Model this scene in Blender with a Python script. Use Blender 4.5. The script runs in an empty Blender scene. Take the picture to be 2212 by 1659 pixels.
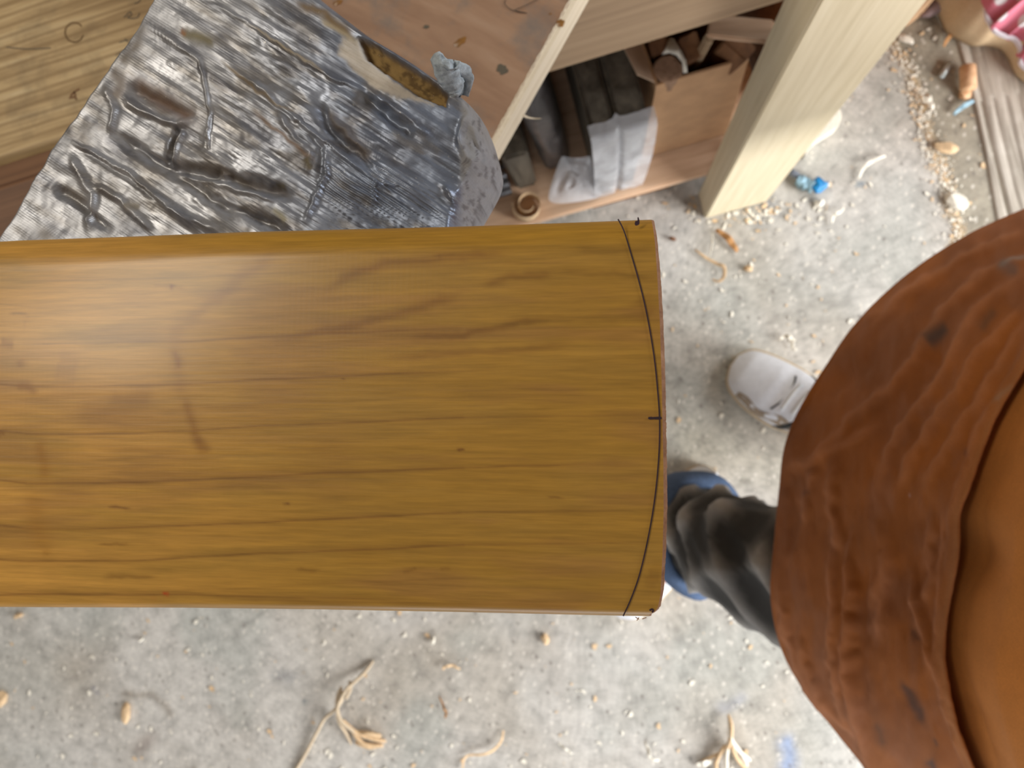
import bpy, bmesh, math, random
import numpy as np
from mathutils import Matrix, Vector
random.seed(7)
RNG = np.random.default_rng(11)
SC = bpy.context.scene
C = SC.collection
# ------------------------------------------------------------------ camera, world, light, exposure
W, H, FPX = 2212, 1659, 1661.0
CAMZ = 1.35
n = np.array([1310.0 - W / 2, -(870.0 - H / 2), -FPX]); n /= np.linalg.norm(n)
Zr = -n
Xr = np.array([1, 0, 0.]) - Zr * Zr[0]; Xr /= np.linalg.norm(Xr)
Yr = np.cross(Zr, Xr)
R = np.array([Xr, Yr, Zr])                     # camera space -> world
cd = bpy.data.cameras.new('camera'); cam = bpy.data.objects.new('camera', cd); C.objects.link(cam)
M4 = Matrix.Identity(4)
for i in range(3):
    for j in range(3): M4[i][j] = R[i][j]
M4[2][3] = CAMZ
cam.matrix_world = M4
cd.sensor_width = 36.0; cd.lens = 36.0 * FPX / W; cd.clip_start = 0.01
cd.dof.use_dof = True; cd.dof.focus_distance = 0.235; cd.dof.aperture_fstop = 18.0
SC.camera = cam
SC.view_settings.view_transform = 'Standard'; SC.view_settings.look = 'None'
SC.view_settings.gamma = 1.0; SC.view_settings.use_curve_mapping = False
SC.view_settings.exposure = 0.0

wd = bpy.data.worlds.new('workshop_daylight'); SC.world = wd; wd.use_nodes = True
wd.node_tree.nodes['Background'].inputs[0].default_value = (0.86, 0.93, 1.0, 1)
wd.node_tree.nodes['Background'].inputs[1].default_value = .80

def area(name, loc, target, sx, sy, power, col):
    l = bpy.data.lights.new(name, 'AREA'); l.shape = 'RECTANGLE'; l.size = sx; l.size_y = sy
    l.energy = power; l.color = col
    o = bpy.data.objects.new(name, l); C.objects.link(o); o.location = loc
    o.rotation_euler = (Vector(target) - Vector(loc)).to_track_quat('-Z', 'Y').to_euler()
    return o
area('bench_leg_fill', (-0.1, -2.9, 1.4), (0.2, 0.2, 0.3), 1.6, 1.3, 27, (0.97, 0.98, 1.0))  # added fill light to brighten the bench leg's front, no window behind it
area('open_doorway_daylight', (2.8, -1.0, 1.4), (0.25, 0.0, 0.2), 1.5, 1.3, 172, (1.0, 0.985, 0.96))
area('ceiling_light_panel', (-1.12, 0.52, 2.65), (-0.25, 0.1, 0.9), 0.80, 0.36, 15, (1.0, 0.93, 0.80))
area('side_window_daylight', (2.5, 1.0, 2.0), (0.2, 0.0, 0.1), 1.2, 1.0, 40, (0.93, 0.97, 1.0))

def P(px, py, z):
    """world point at height z seen at photograph pixel px, py"""
    r = R @ np.array([px - W / 2, -(py - H / 2), -FPX]); t = (z - CAMZ) / r[2]
    return np.array([r[0] * t, r[1] * t, z])
def proj(p):
    p = np.asarray(p, float); q = p - np.array([0, 0, CAMZ]); c = q @ R
    return np.stack([W / 2 + FPX * c[..., 0] / -c[..., 2], H / 2 - FPX * c[..., 1] / -c[..., 2]], -1)

# ------------------------------------------------------------------ noise and stroke helpers (numpy)
def vnoise(x, y, seed=0):
    xi = np.floor(x).astype(np.int64); yi = np.floor(y).astype(np.int64); fx = x - xi; fy = y - yi
    def h(a, b):
        v = (a * 374761393 + b * 668265263 + seed * 974634777) & 0xffffffff
        v = ((v ^ (v >> 13)) * 1274126177) & 0xffffffff
        return ((v ^ (v >> 16)) & 0xffff) / 65535.0
    sx = fx * fx * (3 - 2 * fx); sy = fy * fy * (3 - 2 * fy)
    a = h(xi, yi) * (1 - sx) + h(xi + 1, yi) * sx; b = h(xi, yi + 1) * (1 - sx) + h(xi + 1, yi + 1) * sx
    return a * (1 - sy) + b * sy
def fbm(x, y, o=4, seed=0):
    s = 0; a = .5; t = 0
    for k in range(o):
        s = s + a * vnoise(x * 2 ** k, y * 2 ** k, seed + k * 17); t += a; a *= .5
    return s / t
def dpoly(Q, pts):
    """distance of points Q (N,2) to a polyline, and the parameter 0..1 along it"""
    pts = np.array(pts, float); L = np.hypot(*(pts[1:] - pts[:-1]).T); cum = np.concatenate([[0], np.cumsum(L)])
    best = np.full(len(Q), 1e9); tt = np.zeros(len(Q)); side = np.zeros(len(Q))
    for i in range(len(pts) - 1):
        a = pts[i]; d = pts[i + 1] - a; l2 = d @ d
        t = np.clip(((Q - a) @ d) / l2, 0, 1); v = Q - a - t[:, None] * d; dd = np.hypot(v[:, 0], v[:, 1])
        m = dd < best; best[m] = dd[m]; tt[m] = ((cum[i] + t * L[i]) / cum[-1])[m]
        side[m] = np.sign(d[0] * v[:, 1] - d[1] * v[:, 0])[m]
    return best, tt, side
def stroke(Q, pts, w, taper=True, wob=0, seed=3):
    if wob: Q = Q + wob * (np.stack([fbm(Q[:, 0] / 25, Q[:, 1] / 25, 2, seed), fbm(Q[:, 0] / 25, Q[:, 1] / 25, 2, seed + 5)], 1) - .5)
    d, t, s = dpoly(Q, pts)
    r = np.exp(-(d / w) ** 2)
    if taper: r = r * np.clip(np.minimum(t, 1 - t) * 6 + .15, 0, 1)
    return r
def inpoly(Q, pts):
    pts = np.array(pts, float); r = np.zeros(len(Q), bool); j = len(pts) - 1
    for i in range(len(pts)):
        a, b = pts[i], pts[j]
        c = ((a[1] > Q[:, 1]) != (b[1] > Q[:, 1])) & (Q[:, 0] < (b[0] - a[0]) * (Q[:, 1] - a[1]) / (b[1] - a[1] + 1e-9) + a[0])
        r ^= c; j = i
    return r
def soft_poly(Q, pts, w=6):
    d, t, s = dpoly(Q, list(pts) + [pts[0]]); ins = inpoly(Q, pts)
    sd = np.where(ins, d, -d)
    return 1 / (1 + np.exp(-sd / w * 3))
def lin(c):
    c = np.array(c, float) / 255.0
    return np.where(c <= .04045, c / 12.92, ((c + .055) / 1.055) ** 2.4)
def L4(c): return tuple(lin(c)) + (1.0,)
def mixc(base, col, m): return base * (1 - m[:, None]) + np.asarray(col)[None, :] * m[:, None]
def interp(pts, x):
    pts = np.array(pts, float); return np.interp(x, pts[:, 0], pts[:, 1])

# ------------------------------------------------------------------ things and parts
ORG = {}
def props(o, label=None, cat=None, group=None, kind=None):
    if label: o['label'] = label
    if cat: o['category'] = cat
    if group: o['group'] = group
    if kind: o['kind'] = kind
    return o
def thing(name, label, cat, loc=(0, 0, 0), rz=0.0, group=None):
    o = bpy.data.objects.new(name, None); C.objects.link(o); o.empty_display_size = .05
    o.location = loc; o.rotation_euler = (0, 0, rz); ORG[o.name] = (np.array(loc, float), rz)
    return props(o, label, cat, group)
def to_local(v, org):
    v = np.asarray(v, float) - org[0]; c, s = math.cos(org[1]), math.sin(org[1])
    return np.stack([v[:, 0] * c + v[:, 1] * s, -v[:, 0] * s + v[:, 1] * c, v[:, 2]], 1)
def obj(name, verts, faces, mat, parent=None, loc=None, rz=0.0, smooth=True, col=None, bevel=0, subsurf=0, solid=0):
    """world-space vertices; the object's own frame is its thing's, or loc / rz when it is top-level"""
    org = ORG[parent.name] if parent else (np.array(loc if loc is not None else (0, 0, 0), float), rz)
    v = to_local(verts, org)
    me = bpy.data.meshes.new(name); me.from_pydata(v.tolist(), [], [tuple(int(i) for i in f) for f in faces]); me.update()
    bm = bmesh.new(); bm.from_mesh(me)
    bmesh.ops.recalc_face_normals(bm, faces=bm.faces)
    if bevel: bmesh.ops.bevel(bm, geom=list(bm.edges), offset=bevel, segments=2, affect='EDGES', clamp_overlap=True)
    bm.to_mesh(me); bm.free()
    me.polygons.foreach_set('use_smooth', [smooth] * len(me.polygons))
    me.materials.append(mat)
    if col is not None:
        a = me.color_attributes.new('Col', 'FLOAT_COLOR', 'POINT')
        a.data.foreach_set('color', (col if col.shape[1] == 4 else np.concatenate([col, np.ones((len(col), 1))], 1)).astype(np.float32).ravel())
    o = bpy.data.objects.new(name, me); C.objects.link(o)
    if parent:
        o.parent = parent; ORG[o.name] = org
    else:
        o.location = org[0]; o.rotation_euler = (0, 0, rz); ORG[o.name] = org
    # a sub-part shares its part's frame
    if solid:
        m = o.modifiers.new('thickness', 'SOLIDIFY'); m.thickness = solid; m.offset = 0
    if subsurf:
        m = o.modifiers.new('smooth', 'SUBSURF'); m.levels = subsurf; m.render_levels = subsurf
    return o
def grid_faces(nu, nv, cu=False, cv=False):
    f = []
    for i in range(nu if cu else nu - 1):
        for j in range(nv if cv else nv - 1):
            a = i * nv + j; b = ((i + 1) % nu) * nv + j; c = ((i + 1) % nu) * nv + (j + 1) % nv; d = i * nv + (j + 1) % nv
            f.append((a, b, c, d))
    return f
def prism(poly, z0, z1):
    """poly: list of xy (bottom) ; returns verts/faces"""
    n = len(poly); v = [(x, y, z0) for x, y in poly] + [(x, y, z1) for x, y in poly]
    f = [tuple(range(n))[::-1], tuple(range(n, 2 * n))] + [(i, (i + 1) % n, n + (i + 1) % n, n + i) for i in range(n)]
    return np.array(v, float), f
def hexa(b, t):
    """box from four bottom and four top points"""
    v = np.array(list(b) + list(t), float)
    return v, [(3, 2, 1, 0), (4, 5, 6, 7), (0, 1, 5, 4), (1, 2, 6, 5), (2, 3, 7, 6), (3, 0, 4, 7)]
def tube(path, rad, n=10, cap=True, flat=1.0):
    path = np.array(path, float); rad = np.broadcast_to(np.asarray(rad, float), (len(path),)); V = []
    up = np.array([0, 0, 1.0])
    for i, p in enumerate(path):
        t = path[min(i + 1, len(path) - 1)] - path[max(i - 1, 0)]; t /= np.linalg.norm(t) + 1e-9
        a = np.cross(t, up)
        if np.linalg.norm(a) < .2: a = np.cross(t, np.array([1.0, 0, 0]))
        a /= np.linalg.norm(a); b = np.cross(a, t)
        for k in range(n):
            th = 2 * math.pi * k / n; V.append(p + rad[i] * (math.cos(th) * a + flat * math.sin(th) * b))
    f = grid_faces(len(path), n, False, True)
    if cap: f += [tuple(range(n))[::-1], tuple(range((len(path) - 1) * n, len(path) * n))]
    return np.array(V), f
def smoothpath(pts, m=8):
    pts = np.array(pts, float); out = []
    for i in range(len(pts) - 1):
        p0 = pts[max(i - 1, 0)]; p1 = pts[i]; p2 = pts[i + 1]; p3 = pts[min(i + 2, len(pts) - 1)]
        for k in range(m):
            t = k / m; out.append(.5 * ((2 * p1) + (-p0 + p2) * t + (2 * p0 - 5 * p1 + 4 * p2 - p3) * t * t + (-p0 + 3 * p1 - 3 * p2 + p3) * t ** 3))
    out.append(pts[-1]); return np.array(out)
class MB:
    def __init__(s): s.v = []; s.f = []; s.n = 0
    def add(s, v, f):
        v = np.asarray(v, float); s.v.append(v); s.f += [tuple(int(i) + s.n for i in q) for q in f]; s.n += len(v); return s
    def get(s): return np.concatenate(s.v), s.f

# ------------------------------------------------------------------ materials
def newmat(name):
    m = bpy.data.materials.new(name); m.use_nodes = True; nt = m.node_tree
    return m, nt, nt.nodes['Principled BSDF']
def nd(nt, t, **k):
    x = nt.nodes.new(t)
    for a, b in k.items(): setattr(x, a, b)
    return x
def ramp(nt, fac, stops):
    r = nt.nodes.new('ShaderNodeValToRGB'); e = r.color_ramp.elements
    while len(e) < len(stops): e.new(.5)
    for i, (p, c) in enumerate(stops): e[i].position = p; e[i].color = c if len(c) == 4 else tuple(c) + (1,)
    nt.links.new(fac, r.inputs[0]); return r.outputs[0]
def coords(nt, scale=(1, 1, 1), rot=(0, 0, 0), src='Object'):
    out = nt.nodes.new('ShaderNodeTexCoord').outputs[src]
    if any(rot):
        m1 = nt.nodes.new('ShaderNodeMapping'); m1.inputs['Rotation'].default_value = rot; nt.links.new(out, m1.inputs[0]); out = m1.outputs[0]
    mp = nt.nodes.new('ShaderNodeMapping'); mp.inputs['Scale'].default_value = scale; nt.links.new(out, mp.inputs[0]); return mp.outputs[0]
def noise(nt, vec, scale, detail=4, rough=.55, dist=0):
    x = nt.nodes.new('ShaderNodeTexNoise'); x.inputs['Scale'].default_value = scale; x.inputs['Detail'].default_value = detail
    x.inputs['Roughness'].default_value = rough; x.inputs['Distortion'].default_value = dist
    nt.links.new(vec, x.inputs['Vector']); return x.outputs['Fac']
def mix(nt, a, b, fac, mode='MIX'):
    x = nt.nodes.new('ShaderNodeMix'); x.data_type = 'RGBA'; x.blend_type = mode
    for s, v in ((x.inputs[6], a), (x.inputs[7], b)):
        if isinstance(v, tuple): s.default_value = v
        else: nt.links.new(v, s)
    if isinstance(fac, (int, float)): x.inputs[0].default_value = fac
    else: nt.links.new(fac, x.inputs[0])
    return x.outputs[2]
def bump(nt, bs, h, strength=.3, dist=.001):
    b = nt.nodes.new('ShaderNodeBump'); b.inputs['Strength'].default_value = strength; b.inputs['Distance'].default_value = dist
    nt.links.new(h, b.inputs['Height']); nt.links.new(b.outputs[0], bs.inputs['Normal']); return b
G = lambda v: (v, v, v, 1)
def wood(name, c1, c2, c3=None, grain=(3, 60, 60), rough=.7, rot=(0, 0, 0), rings=0.0, dirt=0.0, dirtcol=(70, 60, 50), bstr=.25):
    m, nt, bs = newmat(name); v = coords(nt, grain, rot)
    f = noise(nt, v, 1.6, 5, .6, .4)
    col = ramp(nt, f, [(.3, L4(c1)), (.55, L4(c2)), (.8, L4(c3 or c2))])
    if rings:
        w = nd(nt, 'ShaderNodeTexWave', wave_type='BANDS', bands_direction='Y'); w.inputs['Scale'].default_value = rings
        w.inputs['Distortion'].default_value = 2.6; w.inputs['Detail'].default_value = 2; w.inputs['Detail Scale'].default_value = .6
        nt.links.new(coords(nt, (1.2, 9, 9), rot), w.inputs['Vector'])
        col = mix(nt, col, mix(nt, col, L4(c1), .7), ramp(nt, w.outputs['Fac'], [(.6, G(0)), (.97, G(1))]))
    if dirt:
        d = noise(nt, coords(nt, (1, 1, 1)), 26, 5, .65)
        col = mix(nt, col, L4(dirtcol), ramp(nt, d, [(.5, G(0)), (.72, G(dirt))]))
    nt.links.new(col, bs.inputs['Base Color']); bs.inputs['Roughness'].default_value = rough
    bump(nt, bs, f, bstr, .0006); return m
def plain(name, c, rough=.6, metal=0, nscale=60, var=.18, bstr=.2, bdist=.0006):
    m, nt, bs = newmat(name); f = noise(nt, coords(nt), nscale, 4)
    a = np.array(lin(c)); col = ramp(nt, f, [(.3, tuple(a * (1 - var)) + (1,)), (.7, tuple(np.clip(a * (1 + var), 0, 1)) + (1,))])
    nt.links.new(col, bs.inputs['Base Color']); bs.inputs['Roughness'].default_value = rough; bs.inputs['Metallic'].default_value = metal
    bump(nt, bs, f, bstr, bdist); return m
def attr_col(nt):
    a = nt.nodes.new('ShaderNodeAttribute'); a.attribute_name = 'Col'; return a.outputs['Color']

# bat: varnished willow
M_BAT, nt, bs = newmat('oiled_willow')
v = coords(nt, (12, 380, 380)); f1 = noise(nt, v, 1.0, 5, .6)
f2 = noise(nt, coords(nt, (60, 900, 900)), 1.0, 3, .6)
c = mix(nt, attr_col(nt), ramp(nt, f1, [(.3, G(.88)), (.7, G(1.1))]), .75, 'MULTIPLY')
c = mix(nt, c, ramp(nt, f2, [(.3, G(.80)), (.7, G(1.16))]), .8, 'MULTIPLY')
nt.links.new(c, bs.inputs['Base Color']); bs.inputs['Roughness'].default_value = .42
bs.inputs['Specular IOR Level'].default_value = .32; bs.inputs['Coat Weight'].default_value = .28; bs.inputs['Coat Roughness'].default_value = .2
rib = nd(nt, 'ShaderNodeTexWave', wave_type='BANDS', bands_direction='X'); rib.inputs['Scale'].default_value = 190; rib.inputs['Distortion'].default_value = 1.5
nt.links.new(coords(nt), rib.inputs['Vector'])
hb = mix(nt, f1, rib.outputs['Color'], .03)
bump(nt, bs, hb, .35, .0004)
M_RAW = wood('raw_sawn_willow', (132, 92, 66), (160, 118, 88), (178, 138, 108), (40, 200, 200), .85)
M_INK = plain('purple_black_ink', (44, 20, 34), .5, 0, 300, .25)
M_TWINE_GRIP = plain('black_rubber_grip', (30, 30, 32), .6)
# duct tape
M_TAPE, nt, bs = newmat('silver_duct_tape')
c = mix(nt, attr_col(nt), ramp(nt, noise(nt, coords(nt), 130, 6, .7), [(.3, G(.8)), (.7, G(1.15))]), .8, 'MULTIPLY')
sp = noise(nt, coords(nt), 700, 2, .6)
c = mix(nt, c, L4((196, 190, 176)), ramp(nt, sp, [(.70, G(0)), (.76, G(.4))]))
nt.links.new(c, bs.inputs['Base Color']); at_ = nd(nt, 'ShaderNodeAttribute', attribute_name='Col'); mu_ = nd(nt, 'ShaderNodeMath', operation='MULTIPLY'); mu_.inputs[1].default_value = .45
nt.links.new(at_.outputs['Alpha'], mu_.inputs[0]); nt.links.new(mu_.outputs[0], bs.inputs['Metallic'])
rr_ = ramp(nt, noise(nt, coords(nt), 90, 4), [(.3, G(.32)), (.75, G(.52))])
nt.links.new(mix(nt, G(.92), rr_, at_.outputs['Alpha']), bs.inputs['Roughness'])
TANG = math.radians(-33)
w1 = nd(nt, 'ShaderNodeTexWave', wave_type='BANDS', bands_direction='Y'); w1.inputs['Scale'].default_value = 330; w1.inputs['Distortion'].default_value = 2.5; w1.inputs['Detail Scale'].default_value = 1.5
nt.links.new(coords(nt, (.25, 1, 1), (0, 0, -TANG)), w1.inputs['Vector'])
w2 = nd(nt, 'ShaderNodeTexWave', wave_type='BANDS', bands_direction='X'); w2.inputs['Scale'].default_value = 260; w2.inputs['Distortion'].default_value = 2
nt.links.new(coords(nt, (1, .3, 1), (0, 0, -TANG)), w2.inputs['Vector'])
h = mix(nt, noise(nt, coords(nt, (.22, 1, 1), (0, 0, -TANG)), 210, 3, .5), w1.outputs['Color'], .07); h = mix(nt, h, noise(nt, coords(nt), 60, 4, .55), .5); bump(nt, bs, h, .5, .0011)
M_FRAY = plain('dusty_tape_backing', (166, 176, 184), .75, .1, 400, .35, .8, .001)
M_FOAM = plain('stained_brown_foam', (126, 96, 52), .9, 0, 350, .4, .8, .001)
# concrete
M_FLOOR, nt, bs = newmat('dusty_concrete')
c0 = coords(nt)
big = noise(nt, c0, 5, 4, .6); mid = noise(nt, c0, 38, 5, .65); fine = noise(nt, c0, 150, 4, .7)
c = mix(nt, attr_col(nt), ramp(nt, big, [(.35, L4((165, 158, 148))), (.5, G(.78)), (.65, L4((225, 226, 226)))]), .35, 'MULTIPLY')
c = mix(nt, c, ramp(nt, mid, [(.32, G(.62)), (.5, G(.95)), (.7, G(1.2))]), .8, 'MULTIPLY')
c = mix(nt, c, ramp(nt, fine, [(.3, G(.75)), (.7, G(1.2))]), .7, 'MULTIPLY')
vo = nd(nt, 'ShaderNodeTexVoronoi'); vo.inputs['Scale'].default_value = 75; vo.inputs['Randomness'].default_value = 1
nt.links.new(coords(nt, (1, .7, 1), (0, 0, .4)), vo.inputs['Vector'])
c = mix(nt, c, L4((228, 222, 212)), ramp(nt, vo.outputs['Distance'], [(.12, G(.6)), (.24, G(0))]))
vo2 = nd(nt, 'ShaderNodeTexVoronoi'); vo2.inputs['Scale'].default_value = 34; nt.links.new(coords(nt, (1, 1.3, 1), (0, 0, 1.1)), vo2.inputs['Vector'])
c = mix(nt, c, L4((112, 104, 98)), ramp(nt, vo2.outputs['Distance'], [(.09, G(.55)), (.17, G(0))]))
nt.links.new(c, bs.inputs['Base Color']); bs.inputs['Roughness'].default_value = .8
bump(nt, bs, mid, .3, .002)
M_PLANK = wood('weathered_grey_board', (128, 119, 107), (178, 170, 158), (206, 200, 190), (4, 70, 70), .85, (0, 0, 0), 0, .5, (208, 202, 192), .6)
M_PINE = wood('worn_pine', (144, 116, 76), (188, 160, 116), (206, 184, 144), (5, 60, 60), .6, (0, 0, 0), 4.0, .45, (92, 78, 56))
M_RAIL = wood('planed_pale_timber', (146, 122, 96), (164, 139, 110), (174, 150, 122), (2.5, 60, 60), .65)
M_LEG = wood('pale_planed_timber', (208, 194, 162), (222, 209, 179), (230, 219, 192), (90, 90, 3), .65)
M_SHELF = wood('pale_shelf_board', (190, 154, 124), (212, 178, 148), (224, 196, 168), (4, 50, 50), .7)
M_BATTEN = wood('red_brown_timber', (96, 60, 34), (128, 84, 50), (146, 100, 64), (4, 60, 60), .8)
M_PLY = wood('scuffed_plywood_face', (140, 104, 76), (172, 134, 100), (186, 152, 120), (5, 46, 46), .62, (0, 0, math.radians(-61)), 0, .6, (118, 104, 92))
M_PLYEDGE = wood('pale_board_edge', (204, 188, 160), (226, 212, 188), (234, 224, 204), (4, 120, 300), .8)
M_RAIL_SHADE = wood('shaded_rail_brown', (92, 62, 40), (116, 80, 52), (130, 94, 64), (3, 60, 60), .7)  # brown of the rail where it lies in shade
M_OFFCUT = wood('pinkish_planed_offcut', (196, 152, 112), (222, 182, 142), (230, 196, 160), (60, 60, 4), .7)
M_BROWNOFF = wood('dark_wood_offcut', (92, 60, 36), (126, 86, 54), (150, 108, 72), (30, 30, 6), .75)
M_ENDGRAIN = wood('end_grain_block', (126, 96, 74), (164, 132, 108), (176, 146, 120), (90, 90, 12), .8)
M_CARD = plain('brown_cardboard', (192, 152, 114), .85, 0, 30, .12)
M_CARDIN = plain('pale_cardboard_inside', (206, 178, 152), .85, 0, 30, .1)
M_DARKWRAP = plain('dark_plastic_wrapped_willow', (84, 80, 80), .32, .1, 26, .5, .7, .004)
M_GREYWILLOW = wood('grey_willow_cleft', (60, 55, 48), (92, 86, 76), (122, 114, 100), (40, 40, 5), .45)
M_STEEL = plain('dull_steel', (120, 122, 126), .32, .8, 40, .3)
M_SHAV = plain('pale_wood_shaving', (216, 186, 148), .8, 0, 200, .2)
M_SHAVW = plain('whitish_wood_shaving', (232, 226, 212), .75, 0, 200, .12)
M_SHAVO = plain('orange_brown_shaving', (186, 138, 88), .8, 0, 200, .2)
M_TWINE = plain('undyed_twine', (204, 186, 160), .9, 0, 500, .25, .7, .0008)
M_BLUE = plain('bright_blue_plastic', (24, 132, 196), .4, 0, 60, .2)
M_PALEBLUE = plain('pale_blue_plastic', (150, 186, 204), .45, 0, 60, .2)
M_GREYPL = plain('grey_blue_plastic', (122, 130, 144), .5)
M_SILVER = plain('pale_grey_metal', (196, 204, 204), .35, .4)
M_MAUVE = plain('mauve_rubber', (150, 130, 132), .6)
M_CANVAS = plain('cream_canvas', (196, 172, 138), .9, 0, 300, .1)
M_SHOE = plain('white_leather', (214, 216, 222), .5, 0, 120, .05)
M_SOLE = plain('cream_rubber_sole', (186, 168, 142), .7, 0, 120, .08)
M_BLACK = plain('black_trim', (22, 24, 26), .6)
M_LACE = plain('white_lace', (222, 224, 226), .85)
M_SUEDEGREY = plain('grey_suede_overlay', (150, 134, 116), .9, 0, 120, .12)
M_SKIN = plain('skin', (176, 124, 100), .6, 0, 60, .06)
M_SWEATER = plain('dark_knit', (52, 54, 60), .95)
M_HAIR = plain('brown_hair', (58, 42, 32), .8)
M_CUFF = plain('light_denim_turn_up', (78, 98, 130), .9, 0, 400, .25)
M_DENIM, nt, bs = newmat('charcoal_denim')
f = noise(nt, coords(nt), 14, 5, .6); c = mix(nt, attr_col(nt), ramp(nt, f, [(.3, G(.7)), (.7, G(1.3))]), 1.0, 'MULTIPLY') if True else ramp(nt, f, [(.3, L4((50, 50, 58))), (.55, L4((80, 80, 84))), (.75, L4((106, 103, 100)))])
nt.links.new(c, bs.inputs['Base Color']); bs.inputs['Roughness'].default_value = .9; bump(nt, bs, noise(nt, coords(nt), 900, 2), .3, .0005)
# plastic film
M_FILM, nt, bs = newmat('clear_crinkled_film')
f = noise(nt, coords(nt), 22, 3, .5, .6)
bs.inputs['Base Color'].default_value = L4((224, 226, 232)); bs.inputs['Roughness'].default_value = .22
nt.links.new(ramp(nt, f, [(.35, G(.42)), (.7, G(.72))]), bs.inputs['Alpha']); bump(nt, bs, f, .5, .004)
# apron suede
M_SUEDE, nt, bs = newmat('tan_brown_suede')
f = noise(nt, coords(nt), 18, 4, .6); g = noise(nt, coords(nt), 900, 3, .6)
c = mix(nt, attr_col(nt), ramp(nt, f, [(.3, G(.82)), (.7, G(1.12))]), .8, 'MULTIPLY')
c = mix(nt, c, ramp(nt, g, [(.3, G(.8)), (.7, G(1.18))]), .6, 'MULTIPLY')
nt.links.new(c, bs.inputs['Base Color']); bs.inputs['Roughness'].default_value = .88
bs.inputs['Sheen Weight'].default_value = .12; bs.inputs['Sheen Tint'].default_value = L4((220, 150, 100)); bs.inputs['Sheen Roughness'].default_value = .5
bump(nt, bs, g, .35, .0006)
# polka dots
M_DOT, nt, bs = newmat('pink_polka_dot_cloth')
vo = nd(nt, 'ShaderNodeTexVoronoi'); vo.inputs['Scale'].default_value = 31; vo.inputs['Randomness'].default_value = .25
nt.links.new(coords(nt), vo.inputs['Vector'])
nt.links.new(ramp(nt, vo.outputs['Distance'], [(.30, L4((236, 228, 232))), (.37, L4((216, 122, 142)))]), bs.inputs['Base Color']); bs.inputs['Roughness'].default_value = .9
M_HEMW = plain('white_cloth_binding', (226, 218, 226), .9)

# ------------------------------------------------------------------ room shell: two walls and a ceiling, the shop is open to daylight on the other sides
M_WALL = plain('painted_block_wall', (112, 102, 90), .9, 0, 8, .12)
for nm, a, b in (('wall_left', (-2.3, -3, 0), (-2.2, 2.1, 2.8)), ('wall_back', (-2.2, 2.0, 0), (3, 2.1, 2.8)), ('ceiling', (-2.3, -3, 2.8), (3, 2.1, 2.9))):
    v1, f1_ = hexa([(a[0], a[1], a[2]), (b[0], a[1], a[2]), (b[0], b[1], a[2]), (a[0], b[1], a[2])], [(a[0], a[1], b[2]), (b[0], a[1], b[2]), (b[0], b[1], b[2]), (a[0], b[1], b[2])])
    props(obj(nm, v1, f1_, M_WALL, smooth=False), kind='structure')

# ------------------------------------------------------------------ floor
xs = np.concatenate([np.linspace(-3.0, -1.05, 8), np.arange(-1.0, 0.95, .005), np.linspace(1.0, 3.0, 8)])
ys = np.concatenate([np.linspace(-3.0, -.85, 8), np.arange(-.8, .9, .005), np.linspace(.95, 3.0, 8)])
X, Y = np.meshgrid(xs, ys, indexing='ij'); V = np.stack([X.ravel(), Y.ravel(), np.zeros(X.size)], 1)
Q = proj(V)
base = np.tile(lin((206, 202, 196)), (len(V), 1))
nz = fbm(V[:, 0] * 4, V[:, 1] * 4, 3, 5)
base = mixc(base, lin((178, 168, 152)), np.clip((nz - .45) * 4, 0, 1) * .5)
base = mixc(base, lin((176, 178, 172)), np.clip((fbm(V[:, 0] * 6 + 9, V[:, 1] * 6, 3, 8) - .5) * 5, 0, 1) * .6)
crack = [(1915, 70), (1960, 150), (1985, 220), (2010, 310), (2045, 400), (2065, 480), (2085, 620)]
right = inpoly(Q, [(1915, -300), (1915, 70), (1960, 150), (1985, 220), (2010, 310), (2045, 400), (2085, 620), (2200, 1200), (4000, 1200), (4000, -300)])
base = mixc(base, lin((158, 150, 132)), right * .85)
w = stroke(Q, crack, 10, False, 26) ; base = mixc(base, lin((206, 180, 140)), np.clip(w * 1.2, 0, 1) * .8)
w = stroke(Q + 4, crack, 3.5, False, 18, 9); base = mixc(base, lin((98, 82, 66)), w * .35)
for pts, cc, wd_, k in [
    ([(1700, 1605), (1705, 1640), (1700, 1680)], (148, 168, 206), 17, .8), ([(60, 1640), (66, 1670)], (92, 98, 122), 9, .9),
    ([(1640, 470), (1660, 450)], (150, 152, 160), 24, .5), ([(200, 1485), (212, 1500)], (112, 112, 128), 5, .8),
    ([(1540, 600), (1800, 640)], (170, 172, 166), 80, .4), ([(1600, 1036), (1620, 1040)], (110, 108, 104), 6, .8),
    ([(270, 1500), (330, 1500), (370, 1540)], (138, 126, 112), 9, .6), ([(300, 1620), (320, 1600)], (140, 122, 112), 18, .5),
    ([(600, 1460), (625, 1465)], (148, 148, 150), 16, .6), ([(1850, 395), (1862, 397)], (112, 134, 152), 5, .8),
    ([(655, 1517), (660, 1520)], (100, 112, 118), 4, .9), ([(1560, 1530), (1600, 1510)], (164, 168, 186), 14, .4),
    ([(1500, 960), (1680, 1010)], (188, 182, 162), 70, .5), ([(2120, 60), (2200, 130)], (120, 98, 72), 50, .5)]:
    base = mixc(base, lin(cc), stroke(Q, pts, wd_, False, 14) * k)
fl = obj('floor', V, grid_faces(len(xs), len(ys)), M_FLOOR, col=base); props(fl, kind='structure')

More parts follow.
